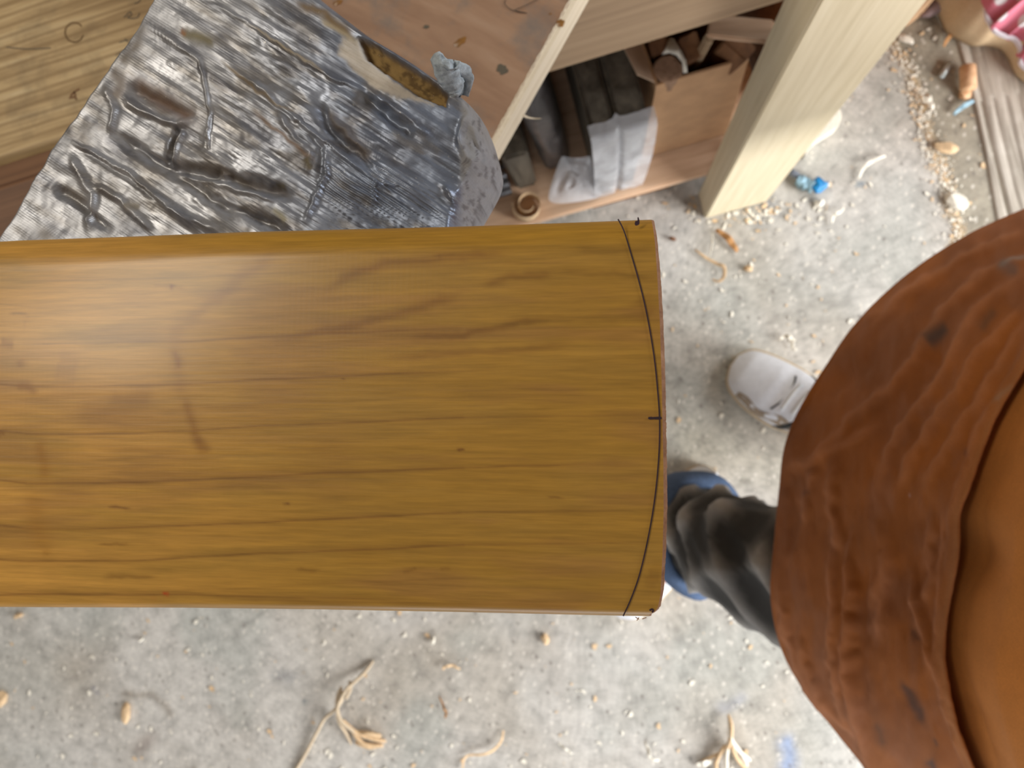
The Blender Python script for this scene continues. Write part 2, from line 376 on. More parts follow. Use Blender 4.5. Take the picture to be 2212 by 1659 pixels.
# old board set flush in the concrete, top right
a, b = P(2062, 75, 0), P(2155, 480, 0); c2 = P(2330, 430, 0); d2 = P(2180, 20, 0)
ang = math.atan2(b[1] - a[1], b[0] - a[0])
def bl(u_, v_): return a[:2] + np.array([math.cos(ang) * u_ - math.sin(ang) * v_, math.sin(ang) * u_ + math.cos(ang) * v_])
us = np.linspace(-.35, .75, 220); vs = np.linspace(0, .16, 60); V = []
for u_ in us:
    for v_ in vs:
        p = bl(u_, v_ + .004 * math.sin(u_ * 11) * (v_ < .01)); gz = .004 - .0035 * max(0, math.cos(v_ * 330 + 1.2 * math.sin(u_ * 9)))**6 * (u_ > .12) - .003 * math.exp(-((v_ - .018) / .003) ** 2)
        V.append((p[0], p[1], gz if 0 < v_ < .159 else 0.0005))
pl = obj('trim_1', V, grid_faces(len(us), len(vs)), M_PLANK, loc=(a[0], a[1], 0), rz=ang); props(pl, kind='structure')

# ------------------------------------------------------------------ workbench (own axes: u along the rail, v away from the worker)
BA = math.atan2(.246, .969)
bu = np.array([math.cos(BA), math.sin(BA), 0]); bv = np.array([-math.sin(BA), math.cos(BA), 0])
def B(u_, v_, z): return bu * u_ + bv * v_ + np.array([0, 0, z])
def bbox(u0, u1, v0, v1, z0, z1): return hexa([B(u0, v0, z0), B(u1, v0, z0), B(u1, v1, z0), B(u0, v1, z0)], [B(u0, v0, z1), B(u1, v0, z1), B(u1, v1, z1), B(u0, v1, z1)])
def UV(px, py, z): p = P(px, py, z); return p @ bu, p @ bv
def zat(px, py, v_):
    z = np.linspace(0, 1.2, 1201); k = [abs(P(px, py, q) @ bv - v_) for q in z]; return float(z[int(np.argmin(k))])
bench = thing('workbench', 'pale timber workbench with front rail, thick leg and low shelf, beneath the taped pad', 'workbench', tuple(B(-.1, .6, 0)), BA)
# bench top with knocks, knots and pencil marks as a coloured grid
nu, nv = 330, 90
U = np.linspace(-.75, .43, nu); Vv = np.linspace(.312, .86, nv)
V = np.array([B(u_, v_, .78 - (.006 if v_ < .3125 else 0)) for u_ in U for v_ in Vv])
vb = np.array([B(u_, v_, .735) for u_ in (U[0], U[-1]) for v_ in (Vv[0], Vv[-1])])
mb = MB(); mb.add(V, grid_faces(nu, nv)); v1, f1_ = bbox(U[0], U[-1], .312, .86, .735, .7735); mb.add(v1, f1_)
vv, ff = mb.get()
obj('bench_top', vv, ff, M_PINE, bench, smooth=False)
v1, f1_ = bbox(-.75, .3495, .3115, .352, .64, .772); obj('front_rail', v1, f1_, M_RAIL, bench, bevel=.002, smooth=False)
v1, f1_ = bbox(-.75, -.09, .292, .3112, .60, .7795); o = obj('rail_shade_board', v1, f1_, M_RAIL_SHADE, bench, bevel=.003, smooth=False); o['label'] = 'added darker brown board standing in for shade on the bench front'  # added board, its dark colour stands in for shade on the rail's left part
def legbox(u0, v0): return bbox(u0, u0 + .108, v0, v0 + .045, 0, .772)
for u0, v0 in ((.242, .266), (-.74, .266), (.242, .83), (-.74, .83)):
    v1, f1_ = legbox(u0, v0); obj('leg', v1, f1_, M_LEG, bench, bevel=.002, smooth=False)
v1, f1_ = bbox(-.63, .3495, .3115, .80, .102, .12); obj('lower_shelf', v1, f1_, M_SHELF, bench, bevel=.002, smooth=False)
v1, f1_ = bbox(.06, .20, .335, .40, 0, .10); o = obj('shelf_batten', v1, f1_, M_BATTEN, bench, bevel=.002, smooth=False); o['label'] = 'red-brown block under the shelf'
# back boards that close the bench off behind the shelf
v1, f1_ = bbox(-.74, .39, .876, .89, .03, .735); obj('back_panel', v1, f1_, M_BATTEN, bench, smooth=False)
v1, f1_ = bbox(.376, .388, .352, .875, .02, .735); obj('end_panel', v1, f1_, M_BATTEN, bench, smooth=False)
# marks on the bench top: pencil squiggles, knot, glass ring
def ribbon(path, w, z_up=.0003, nz_=None):
    path = np.array(path, float); V = []
    for i, p in enumerate(path):
        t = path[min(i + 1, len(path) - 1)] - path[max(i - 1, 0)]; t[2] = 0; t /= np.linalg.norm(t) + 1e-9
        s = np.array([-t[1], t[0], 0]); ww = w[i] if hasattr(w, '__len__') else w
        V += [p - s * ww / 2 + [0, 0, z_up], p + s * ww / 2 + [0, 0, z_up]]
    return np.array(V), grid_faces(len(path), 2)
M_PENCIL = plain('pencil_graphite', (92, 84, 70), .6)
M_KNOT = plain('dark_knot', (112, 84, 48), .7)
def pxribbon(pts, z, w, m=6): return ribbon(smoothpath([P(x, y, z) for x, y in pts], m), w)
mb = MB()
for pts in ([(268, 38), (276, 30), (282, 26), (284, 32), (276, 38), (288, 40), (298, 37), (302, 28)], [(250, 120), (262, 112), (272, 106), (280, 98)], [(258, 92), (270, 88), (280, 86), (290, 82)],
            [(290, 8), (300, 4), (304, -4)], [(270, 84), (278, 92), (286, 96)], [(14, 102), (60, 106), (110, 104)]):
    obj('pencil_mark', *pxribbon(pts, .7801, .0007), M_PENCIL, bench)
mb = MB()
mb.add(*ribbon(smoothpath([P(161 + 20 * math.cos(t), 70 + 21 * math.sin(t), .7801) for t in np.linspace(.3, 5.6, 12)], 4), .0011)); obj('ring_stain', *mb.get(), M_KNOT, bench)
mb = MB()
for pts in ([(152, 208), (160, 200), (172, 192)], [(150, 212), (162, 210), (166, 216)], [(160, 198), (164, 208)]): mb.add(*pxribbon(pts, .7801, .0013))
obj('splinter_scar', *mb.get(), M_BROWNOFF, bench)

# ------------------------------------------------------------------ thick board lying on the bench
A_ = P(1065, 319, .81); B_ = P(1244, 0, .81); ed = (B_ - A_); ed /= np.linalg.norm(ed); pe = np.array([-ed[1], ed[0], 0])   # pe points left
board = thing('sheet_board', 'scuffed brown board with a pale sawn edge lying on the bench under the taped pad', 'board', (A_[0], A_[1], .78), math.atan2(ed[1], ed[0]))
def Q4(s, t, z): return A_ * [1, 1, 0] + ed * s + pe * t + np.array([0, 0, z])
v1, f1_ = hexa([Q4(0, .003, .7805), Q4(.5, .003, .7805), Q4(.5, .36, .7805), Q4(0, .36, .7805)], [Q4(0, .003, .81), Q4(.5, .003, .81), Q4(.5, .36, .81), Q4(0, .36, .81)])
M_PLY2 = wood('scuffed_board_face', (140, 106, 82), (162, 128, 102), (176, 146, 122), (40, 6, 40), .6, (0, 0, 0), 0, .85, (116, 108, 102))
obj('board_face', v1, f1_, M_PLY2, board, smooth=False)
# ragged pale edge strip
V = []; N = 260
for i in range(N):
    s = .5 * i / (N - 1); j = .0007 * random.random()
    V += [Q4(s, .0038 + j, .8102), Q4(s, .0, .8095 - random.random() * .0006), Q4(s, 0, .7808), Q4(s, .0038, .7806)]
e_ = obj('sawn_edge', V, grid_faces(N, 4, False, True) + [(0, 1, 2, 3), ((N - 1) * 4, (N - 1) * 4 + 1, (N - 1) * 4 + 2, (N - 1) * 4 + 3)], M_PLYEDGE, board, smooth=False); e_['label'] = 'pale splintered sawn edge'
M_RESIN = plain('amber_resin', (140, 98, 50), .3, 0, 90, .3)
def blob(px, py, z, r, mat, parent, name, h=.0012, asp=.7, rot=.5, n_=18):
    V = [P(px, py, z) + [0, 0, h]]
    for k in range(n_):
        t = 2 * math.pi * k / n_; rr = r * (1 + .25 * math.sin(2 * t + px) + .15 * math.sin(5 * t)); x, y = rr * math.cos(t), asp * rr * math.sin(t)
        V.append(P(px, py, z) + np.array([x * math.cos(rot) - y * math.sin(rot), x * math.sin(rot) + y * math.cos(rot), .0002]))
    return obj(name, V, [(0, k + 1, (k + 1) % n_ + 1) for k in range(n_)], mat, parent)
blob(994, 91, .8101, .0042, M_RESIN, board, 'resin_spot'); blob(1211, 50, .8101, .0034, M_RESIN, board, 'resin_spot', rot=1.2); blob(730, 6, .8101, .003, M_RESIN, board, 'resin_spot', rot=.2)
blob(921, 58, .8101, .0022, M_PENCIL, board, 'grey_scuff', .0003, .6); blob(1085, 150, .8101, .0042, M_PENCIL, board, 'grey_scuff', .0003, .8); blob(1190, 30, .8101, .001, M_RESIN, board, 'resin_spot')
th_, tf_ = tube(smoothpath([P(x, y, .8106) for x, y in ((1092, 0), (1090, 8), (1100, 18), (1112, 23), (1138, 28))] + [P(1112, 23, .811), P(1135, 12, .812), P(1162, -2, .811)], 6), .00022, 5)
th = obj('loose_thread', th_, tf_, M_BLACK, loc=P(1112, 23, .81)); props(th, 'thin dark loose thread looped on the scuffed brown board', 'thread')
t_, f_ = tube(smoothpath([P(1130, 249, .795), P(1142, 254, .793), P(1155, 256, .790), P(1170, 256, .79)], 5), np.linspace(.0011, .0001, 16), 5, True, .4)
obj('splinter', t_, f_, M_PLYEDGE, board)

# ------------------------------------------------------------------ duct taped pad
outl = [(395, -30), (358, 48), (308, 128), (262, 192), (212, 262), (172, 312), (150, 348), (106, 425), (58, 505), (-5, 600), (-30, 720), (120, 850), (420, 930), (760, 880), (950, 700), (995, 580), (1004, 500), (1010, 468), (1020, 440), (1040, 405), (1062, 362), (1066, 335), (1052, 280), (1036, 248),
        (1000, 215), (957, 187), (900, 150), (831, 108), (770, 62), (715, 18), (665, -25), (600, -70), (450, -100)]
ZP = 1.068
oc = smoothpath(outl + [outl[0]], 12)[:-1]
pc = np.array([520.0, 400.0]); NT = len(oc); prof = []
for s in np.linspace(0.0, .955, 130): prof.append((s, 0.0))
for k in range(1, 15):
    t = math.pi / 2 * k / 14; prof.append((.955 + .045 * math.sin(t), -(1 - math.cos(t)) * .026))
prof += [(1.0, -.033), (.995, -.044), (.98, -.052), (.95, -.058), (.6, -.06), (.001, -.06)]
V = []
for s, dz in prof:
    for q in oc: xy = P(*(pc + (q - pc) * s), ZP); V.append([xy[0], xy[1], ZP + .014 + dz])
V = np.array(V); NS = len(prof)
Q = proj(V)
top = np.repeat(np.array([1.0 if dz > -.034 else 0.0 for s, dz in prof]), NT)
sarr = np.repeat(np.array([s for s, dz in prof]), NT)
hgt = np.zeros(len(V))
hgt += .0035 * (fbm(Q[:, 0] / 170, Q[:, 1] / 130, 3, 2) - .5)
ca, sa = math.cos(math.radians(33)), math.sin(math.radians(33))
al = Q[:, 0] * ca + Q[:, 1] * sa; ac = -Q[:, 0] * sa + Q[:, 1] * ca          # along / across the tape
wr = fbm(al / 150, ac / 22, 3, 4); hgt += .0019 * (wr - .5) * np.clip((Q[:, 0] - 120) / 300, .5, 1.3)
ribmask = np.clip((Q[:, 0] - 640) / 160, 0, 1) * np.clip((ac + 190) / 120, 0, 1)
hgt += .00075 * ribmask * np.sin(ac / 9.5 * 2 * math.pi + 5 * fbm(al / 60, ac / 60, 2, 7)) * (.4 + fbm(al / 30, ac / 30, 2, 9))
hgt += .0010 * (fbm(Q[:, 0] / 34, Q[:, 1] / 34, 3, 13) - .5)
base = np.tile(lin((158, 158, 162)), (len(V), 1))
base = mixc(base, lin((112, 124, 146)), np.clip((Q[:, 0] - 480) / 300, 0, 1) * .8)
base = mixc(base, lin((112, 104, 94)), np.clip((fbm(al / 60, ac / 22, 4, 21) - .5) * 5, 0, 1) * .6)
base = mixc(base, lin((86, 88, 98)), np.clip((fbm(al / 100, ac / 14, 4, 31) - .52) * 5, 0, 1) * .6)
creases = [([(385, 272), (372, 300), (362, 350)], 7, -.0028), ([(392, 275), (382, 300), (372, 352)], 7, .002),
    ([(362, 352), (420, 375), (500, 385), (570, 405), (636, 425)], 15, -.0042), ([(370, 372), (450, 392), (560, 420), (620, 436)], 7, .0018),
    ([(160, 308), (215, 340), (280, 375), (350, 430), (430, 500)], 5, .0022), ([(168, 318), (220, 352), (290, 392), (360, 448)], 5, -.0014),
    ([(240, 285), (300, 325), (370, 370), (440, 420), (520, 480)], 11, -.003), ([(312, 48), (430, 130), (455, 240), (440, 320)], 4, .0011),
    ([(230, 190), (250, 240), (235, 290)], 5, .0018), ([(262, 205), (300, 240), (380, 270), (420, 255)], 6, .0016), ([(270, 190), (330, 215), (420, 250)], 12, -.0018),
    ([(440, 0), (520, 40), (600, 90), (680, 150), (800, 205)], 3.5, .0013), ([(480, 130), (560, 190), (640, 260), (760, 350), (860, 430), (950, 480)], 4, .0014),
    ([(690, 215), (700, 260), (730, 300), (790, 340), (810, 360)], 10, -.0026), ([(715, 250), (760, 300), (820, 370)], 5, .0016),
    ([(700, 330), (705, 380), (680, 430), (660, 480)], 6, .0016), ([(670, 290), (692, 320), (690, 390)], 5, -.0012), ([(600, 240), (640, 300), (670, 330), (660, 380)], 5, .001),
    ([(780, 205), (850, 260), (900, 300)], 9, -.0022), ([(800, 200), (870, 250), (940, 300)], 7, .0018), ([(450, 245), (452, 320)], 3, .001),
    ([(150, 330), (200, 420), (190, 500)], 8, .002), ([(110, 400), (170, 440), (240, 500)], 8, -.002), ([(330, 420), (400, 470), (480, 500)], 8, .0018), ([(200, 400), (260, 430), (330, 500)], 6, .002),
    ([(1010, 240), (990, 300), (1010, 340), (1040, 370)], 7, .0024), ([(1020, 300), (1040, 330), (1045, 390)], 4, -.002), ([(960, 400), (990, 440), (985, 480)], 6, .002), ([(470, 440), (530, 460), (620, 500)], 8, -.0022), ([(860, 400), (812, 398), (806, 440)], 2.5, .0012)]
for pts, w, amp in creases: hgt += amp * stroke(Q, pts, w, True, 10)
# torn slot showing the foam core, and a powdery patch beside it
slot = [(778, 85), (806, 92), (831, 113), (880, 142), (932, 175), (963, 204), (963, 228), (947, 222), (900, 204), (831, 157), (790, 125)]
sl = soft_poly(Q + 6 * (np.stack([fbm(Q[:, 0] / 9, Q[:, 1] / 9, 2, 3), fbm(Q[:, 0] / 9, Q[:, 1] / 9, 2, 6)], 1) - .5), slot, 4)
metal = np.ones(len(V)); metal *= 1 - sl
hgt -= .005 * sl; base = mixc(base, lin((150, 122, 74)), sl); base = mixc(base, lin((88, 66, 38)), sl * np.clip((fbm(Q[:, 0] / 10, Q[:, 1] / 10, 3, 44) - .5) * 6, 0, 1) * .8)
pw = soft_poly(Q + 14 * (np.stack([fbm(Q[:, 0] / 12, Q[:, 1] / 12, 3, 61), fbm(Q[:, 0] / 12, Q[:, 1] / 12, 3, 66)], 1) - .5), [(740, 80), (778, 85), (792, 130), (835, 162), (900, 208), (945, 226), (880, 216), (810, 190), (760, 150), (735, 115)], 5) * (1 - sl)
base = mixc(base, lin((206, 196, 182)), np.clip(pw, 0, 1) * .85); metal *= 1 - .85 * np.clip(pw, 0, 1)
for pts, cc, w, k in [([(285, 180), (340, 212), (420, 258)], (122, 98, 82), 17, .9), ([(395, 68), (430, 82), (460, 92)], (128, 118, 84), 11, .8), ([(392, 66), (404, 72)], (150, 102, 56), 5, .8),
    ([(640, 0), (700, 30), (760, 80)], (122, 98, 62), 9, .85), ([(690, 40), (740, 70), (770, 92)], (186, 170, 138), 5, .7), ([(700, 230), (740, 280), (800, 350)], (98, 84, 70), 12, .7),
    ([(240, 150), (262, 175), (250, 215)], (116, 100, 82), 12, .6), ([(312, 50), (300, 90), (262, 140)], (106, 92, 74), 9, .5), ([(545, 240), (600, 280), (680, 350)], (136, 108, 80), 4, .7),
    ([(480, 130), (560, 200), (640, 250)], (150, 132, 104), 3, .8), ([(540, 50), (600, 90), (640, 120), (700, 160)], (168, 152, 124), 3, .8), ([(590, 450), (620, 480)], (168, 160, 130), 7, .7),
    ([(660, 340), (672, 370)], (112, 98, 62), 8, .8), ([(590, 400), (612, 400), (608, 410)], (92, 82, 56), 7, .8), ([(270, 440), (300, 450)], (120, 106, 78), 10, .6), ([(370, 345), (450, 365), (560, 395), (640, 425)], (92, 80, 68), 10, .7)]:
    st_ = stroke(Q, pts, w, True, 12) * k; base = mixc(base, lin(cc), st_); metal *= 1 - .7 * st_
edge = np.clip((Q[:, 0] - 985 - 8 * (fbm(Q[:, 0] / 8, Q[:, 1] / 30, 3, 71))) / 12, 0, 1)
base = mixc(base, lin((150, 148, 148)), edge * .8)
base = mixc(base, lin((96, 92, 94)), edge * np.clip((fbm(Q[:, 0] / 7, Q[:, 1] / 14, 3, 73) - .58) * 8, 0, 1) * .8)
metal *= 1 - .7 * edge
base = np.concatenate([base, metal[:, None]], 1)
V[:, 2] += hgt * top * np.clip(sarr * 30, 0, 1)
pad = thing('taped_vice_pad', 'dusty pad wrapped in silver duct tape, its foam torn open, touching the wooden blade', 'vice pad', tuple(P(560, 560, .812) * [1, 1, 1]))
f = grid_faces(NS, NT, False, True) + [tuple(range(NT)), tuple(range((NS - 1) * NT, NS * NT))]
obj('tape_wrap', V, f, M_TAPE, pad, col=base)
# raised crumpled twist of tape
tw = smoothpath([P(968, 222, 1.062), P(966, 204, 1.072), P(984, 190, 1.080), P(972, 166, 1.086), P(962, 138, 1.090), P(966, 126, 1.091)], 8)
tv, tf = tube(tw, np.interp(np.linspace(0, 1, len(tw)), [0, .2, .45, .6, .85, 1], [.0028, .0034, .0040, .0040, .0052, .0028]), 20, True, .75)
tv = tv + (fbm(tv[:, 0] * 600, tv[:, 1] * 600 + tv[:, 2] * 300, 3, 5)[:, None] - .5) * .0020
o = obj('tape_twist', tv, tf, M_FRAY, pad); o['label'] = 'pale blue-grey crumpled twist of tape'
tv, tf = tube(smoothpath([P(1004, 200, 1.073), P(1010, 170, 1.080), P(1000, 150, 1.084), P(985, 140, 1.088)], 6), [.0022] * 19, 12, True, .5)
tv = tv + (fbm(tv[:, 0] * 500, tv[:, 1] * 500, 3, 6)[:, None] - .5) * .0018
obj('tape_twist', tv, tf, M_FRAY, pad)
# block and jaw that hold the pad up (below it)
cxy = P(560, 560, ZP)
v1, f1_ = prism([(cxy[0] - .045, cxy[1] - .03), (cxy[0] + .03, cxy[1] - .03), (cxy[0] + .03, cxy[1] + .03), (cxy[0] - .045, cxy[1] + .03)], 0.0, 1.022)
obj('support_post', v1, f1_, M_BATTEN, pad, bevel=.003, smooth=False)
# small resin crumbs stuck on the tape
mb = MB()
for x, y, r in ((406, 60, .0016), (300, 466, .0015), (432, 143, .0014), (444, 150, .001), (766, 78, .0022), (752, 68, .0016), (697, 34, .0018), (790, 294, .0013), (660, 348, .0014), (668, 352, .001), (818, 460, .0014), (470, 462, .0012), (700, 480, .0012)):
    p = P(x, y, 1.075); q = RNG.normal(size=(10, 3)) * r * .55; hv = q * [1.6, 1, .6] + p
    bm = bmesh.new(); [bm.verts.new(k) for k in hv]; bmesh.ops.convex_hull(bm, input=bm.verts); bm.verts.ensure_lookup_table(); bm.verts.index_update()
    vs_ = [list(k.co) for k in bm.verts]; fs_ = [[k.index for k in ff_.verts] for ff_ in bm.faces]; bm.free(); mb.add(vs_, fs_)
obj('crumb', *mb.get(), M_SHAV, pad, smooth=False)['kind'] = 'stuff'

# ------------------------------------------------------------------ cricket bat
ZB = 1.143
topy = [(-700, 552), (0, 513), (250, 504), (500, 494), (800, 486), (1000, 481), (1230, 473), (1412, 466), (1440, 465)]
boty = [(-700, 1312), (0, 1316), (400, 1318), (700, 1322), (1000, 1328), (1250, 1334), (1380, 1337), (1440, 1338)]
toex = [(466, 1411), (520, 1416), (600, 1421), (700, 1426), (850, 1430), (1000, 1433), (1100, 1434), (1200, 1432), (1290, 1428), (1318, 1423), (1330, 1414), (1337, 1404)]
xs0 = np.concatenate([np.linspace(-.62, -.215, 16)[:-1], np.linspace(-.215, .0165, 240)])
x_toe_ref = P(1430, 900, ZB)[0]
def batrow(x):
    pt = None
    px = 1310 + (x) / (CAMZ - ZB) * FPX    # rough, refined by one step
    for _ in range(8):
        q = proj(np.array([x, 0.0, ZB]))[0]; px = q; break
    yt = interp(topy, px); yb = interp(boty, px)
    a = P(px, yt, ZB - .005)[1]; b = P(px, yb, ZB - .003)[1]
    return a, b
sec = []      # (t across 0..1 top->bottom, z)
for k in range(9):
    th = math.pi * .5 * k / 8; sec.append(('t', .0095 * (1 - math.sin(th)), -.0095 - .0095 * -math.cos(th) + 0.0 - .0 , th))
NF = 300
rows = []; QQ = []; raw = []
for i, x in enumerate(xs0):
    yt, yb = batrow(x); wd2 = (yt - yb) / 2; ym = (yt + yb) / 2; row = []
    r1, r2, th_e = .011, .003, .034
    def zf(y):
        s = (y - ym) / wd2; return ZB - .0032 * s * s
    # loop: far edge bottom -> over far roll -> face -> near roll -> back
    pts = []
    zft = zf(yt - r1) ; zfb = zf(yb + r2)
    for k in range(14): a = math.pi / 2 * k / 14; pts.append((yt - r1 + r1 * math.cos(a), zft - r1 * .75 + r1 * .75 * math.sin(a)))
    for k in range(NF + 1):
        y = (yt - r1) + (yb + r2 - yt + r1) * k / NF; pts.append((y, zf(y)))
    for k in range(1, 13): a = math.pi / 2 * k / 12; pts.append((yb + r2 - r2 * math.sin(a), zfb - r2 * (1 - math.cos(a))))
    pts += [(yb + .0005, ZB - .018), (yb + .001, ZB - th_e + .004), (yb + .006, ZB - th_e)]
    sp = .010 + .012 * max(0, min(1, (0.0 - x) / .15))
    for k in range(1, 14): s = -1 + 2 * k / 14; pts.append((ym + s * (wd2 - .006), ZB - th_e - sp * (1 - abs(s)) ** 1.2))
    pts += [(yt - .006, ZB - th_e), (yt - .001, ZB - th_e + .004), (yt, ZB - .018)]
    for y, z in pts: rows.append((x, y, z))
NR = len(pts); V = np.array(rows)
# pull the last rows to the curved toe line
end = np.array([P(interp(toex, proj(np.array([x_toe_ref, y, ZB]))[1]), proj(np.array([x_toe_ref, y, ZB]))[1], ZB)[0] for y in V[-NR:, 1]])
fr = np.clip((V[:, 0] + .215) / (.0165 + .215), 0, 1)
V[:, 0] = V[:, 0] + fr * (np.tile(end, len(xs0)) - .0165)
Q = proj(V)
nface = len(V)
# willow colour chart
x_, y_ = Q[:, 0], Q[:, 1]
ups = V[:, 2] > ZB - .02
base = np.tile(lin((164, 122, 46)), (nface, 1))
base = mixc(base, lin((198, 146, 68)), np.clip((700 - x_) / 500, 0, 1) * .8)  # left end lightened: less stain, plus reflected light put into the colour
base = mixc(base, lin((164, 124, 52)), np.clip((fbm(x_ / 260, y_ / 60, 4, 3) - .42) * 4, 0, 1) * .7)
base = mixc(base, lin((150, 106, 56)), np.clip((fbm(x_ / 300 + 4, y_ / 45, 4, 13) - .52) * 5, 0, 1) * .45)
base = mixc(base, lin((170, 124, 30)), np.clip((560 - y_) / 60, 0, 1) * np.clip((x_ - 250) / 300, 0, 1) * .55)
for dy in (690, 1060): pass
wav = lambda x: np.interp(x, [-300, 0, 60, 200, 300, 400, 550, 700, 900, 1060, 1250, 1450], [24, 16, 22, 21, 19, 15, 7, 0, -9, -15, -18, -19])
for k, (y0, dk, x0, x1) in enumerate([(722, .75, 40, 1050), (815, .72, -300, 1080), (916, .6, -300, 1450), (1023, .8, -300, 1450), (1121, .75, -300, 1450), (1191, .7, -300, 1450), (1292, .6, -300, 900), (1300, .4, 500, 1450), (585, .35, 60, 1300), (640, .18, -300, 400), (1262, .22, -300, 1400), (868, .1, -300, 1400), (970, .1, -300, 1400)]):
    d = (y_ - (y0 + wav(x_) * (1 if y0 < 1280 else -.4) + 5 * (fbm(x_ / 140, x_ * 0 + k, 2, 50 + k) - .5)))
    m = np.exp(-(d / 2.3) ** 2) + .35 * np.exp(-(np.clip(d, -99, 0) / 9) ** 2) * (d < 0) + .18 * np.exp(-(d / 16) ** 2)
    fade = np.clip((x_ - x0) / 60, 0, 1) * np.clip((x1 - x_) / 200, 0, 1) * (.55 + .9 * fbm(x_ / 90, x_ * 0 + k * 3.3, 2, 80)) * np.where(x_ > 1000, .65, 1)
    base = mixc(base, lin((112, 72, 32)), np.clip(m * dk * fade * .62, 0, .6))
for pts, w, k, cc in [([(380, 700), (440, 670), (520, 600), (600, 545)], 15, .38, (118, 72, 34)), ([(700, 640), (740, 600), (830, 570), (960, 555), (1100, 545)], 11, .5, (118, 72, 28)),
    ([(600, 735), (720, 712), (830, 685), (920, 660), (1010, 628)], 11, .5, (116, 72, 28)), ([(1040, 616), (1110, 598), (1200, 590)], 10, .5, (116, 74, 26)), ([(880, 728), (1000, 722), (1080, 705), (1180, 690)], 9, .55, (112, 70, 24)),
    ([(840, 775), (960, 764), (1100, 756), (1240, 746)], 9, .4, (116, 74, 28)), ([(1240, 540), (1420, 542)], 9, .4, (108, 74, 24)), ([(1200, 590), (1330, 592), (1425, 608)], 8, .38, (108, 74, 24)), ([(1100, 690), (1300, 688), (1430, 690)], 10, .3, (112, 76, 26)),
    ([(366, 618), (374, 622)], 7, .75, (112, 62, 26)), ([(330, 616), (400, 622)], 5, .25, (120, 70, 30)), ([(374, 758), (380, 775), (390, 800)], 8, .6, (138, 86, 22)), ([(400, 855), (408, 890), (420, 930), (440, 985)], 11, .62, (136, 88, 24)), ([(385, 690), (380, 740), (392, 860)], 16, .25, (130, 82, 36)),
    ([(425, 940), (452, 980)], 9, .5, (130, 84, 24)), ([(0, 738), (30, 745)], 9, .6, (136, 84, 22)), ([(42, 778), (48, 795)], 9, .5, (136, 84, 22)), ([(35, 834), (60, 836), (80, 852)], 8, .6, (134, 84, 20)), ([(0, 930), (12, 940)], 9, .6, (132, 84, 22)),
    ([(86, 945), (90, 990), (100, 1040)], 13, .55, (148, 98, 26)), ([(70, 1060), (80, 1130), (96, 1195)], 22, .35, (156, 106, 34)), ([(95, 1188), (108, 1200)], 9, .4, (150, 100, 28)), ([(340, 850), (240, 880), (160, 890)], 34, .35, (134, 88, 38)), ([(120, 790), (170, 800)], 34, .3, (148, 98, 58)), ([(230, 860), (330, 865)], 16, .3, (140, 92, 30)),
    ([(235, 1096), (265, 1098), (285, 1099)], 3.5, .7, (112, 72, 30)), ([(210, 1176), (280, 1178)], 3.5, .45, (120, 78, 30)), ([(225, 1244), (300, 1248), (340, 1247)], 5, .5, (120, 80, 30)), ([(985, 969), (1005, 969)], 3, .8, (104, 60, 26)), ([(612, 1088), (625, 1088)], 3, .7, (104, 62, 30)), ([(1180, 1073), (1215, 1074)], 3, .5, (110, 70, 26)),
    ([(870, 1231), (905, 1229)], 5, .45, (116, 76, 26)), ([(950, 1229), (975, 1228)], 4, .4, (116, 76, 26)), ([(640, 1232), (690, 1233)], 4, .4, (116, 76, 26)), ([(742, 818), (745, 819)], 4, .8, (100, 56, 26)), ([(328, 1290), (332, 1291)], 3, .9, (176, 66, 22)), ([(352, 1284), (360, 1282), (358, 1290)], 3, .9, (176, 66, 22)),
    ([(700, 905), (720, 1100)], 60, .16, (130, 84, 44)), ([(1380, 640), (1410, 680)], 30, .3, (120, 76, 24)), ([(1400, 1240), (1425, 1250)], 26, .3, (112, 70, 18)), ([(940, 555), (948, 556)], 3, .5, (110, 70, 30)), ([(55, 690), (60, 691)], 14, .2, (130, 80, 40)), ([(20, 677), (60, 678)], 3, .5, (110, 70, 36))]:
    base = mixc(base, lin(cc), stroke(Q, pts, w, True, 10) * k * ups)
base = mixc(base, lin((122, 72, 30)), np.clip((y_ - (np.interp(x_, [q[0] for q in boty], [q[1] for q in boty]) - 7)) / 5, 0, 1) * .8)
bat = thing('cricket_bat', 'golden oiled willow bat blade with a pen curve marked across its toe', 'cricket bat', (x_toe_ref - .3, float((V[:, 1].max() + V[:, 1].min()) / 2), ZB - .062))
f = grid_faces(len(xs0), NR, False, True) + [tuple(range(NR))]
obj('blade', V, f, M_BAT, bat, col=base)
# raw sawn toe: bevelled lip then the end face
last = V[-NR:]; bulge = last + [.0, 0, 0]
mid = last.copy(); mid[:, 0] += .0006 * np.clip((ZB - .0 - mid[:, 2]) * 0 + 1, 0, 1); mid[:, 2] -= .0006
jit = (RNG.random(NR) - .5) * .0003; mid[:, 0] += jit
cen = np.array([mid[:, 0].mean(), mid[:, 1].mean(), ZB - .02]); inn = mid * .96 + cen * .04; inn[:, 0] = mid[:, 0] + .0004
TV = np.concatenate([last, mid, inn, [cen + [.002, 0, 0]]]); tf = grid_faces(3, NR, False, True) + [(2 * NR + i, 2 * NR + (i + 1) % NR, 3 * NR) for i in range(NR)]
o = obj('toe_end', TV, tf, M_RAW, bat); o['label'] = 'raw pinkish sawn end of the toe'
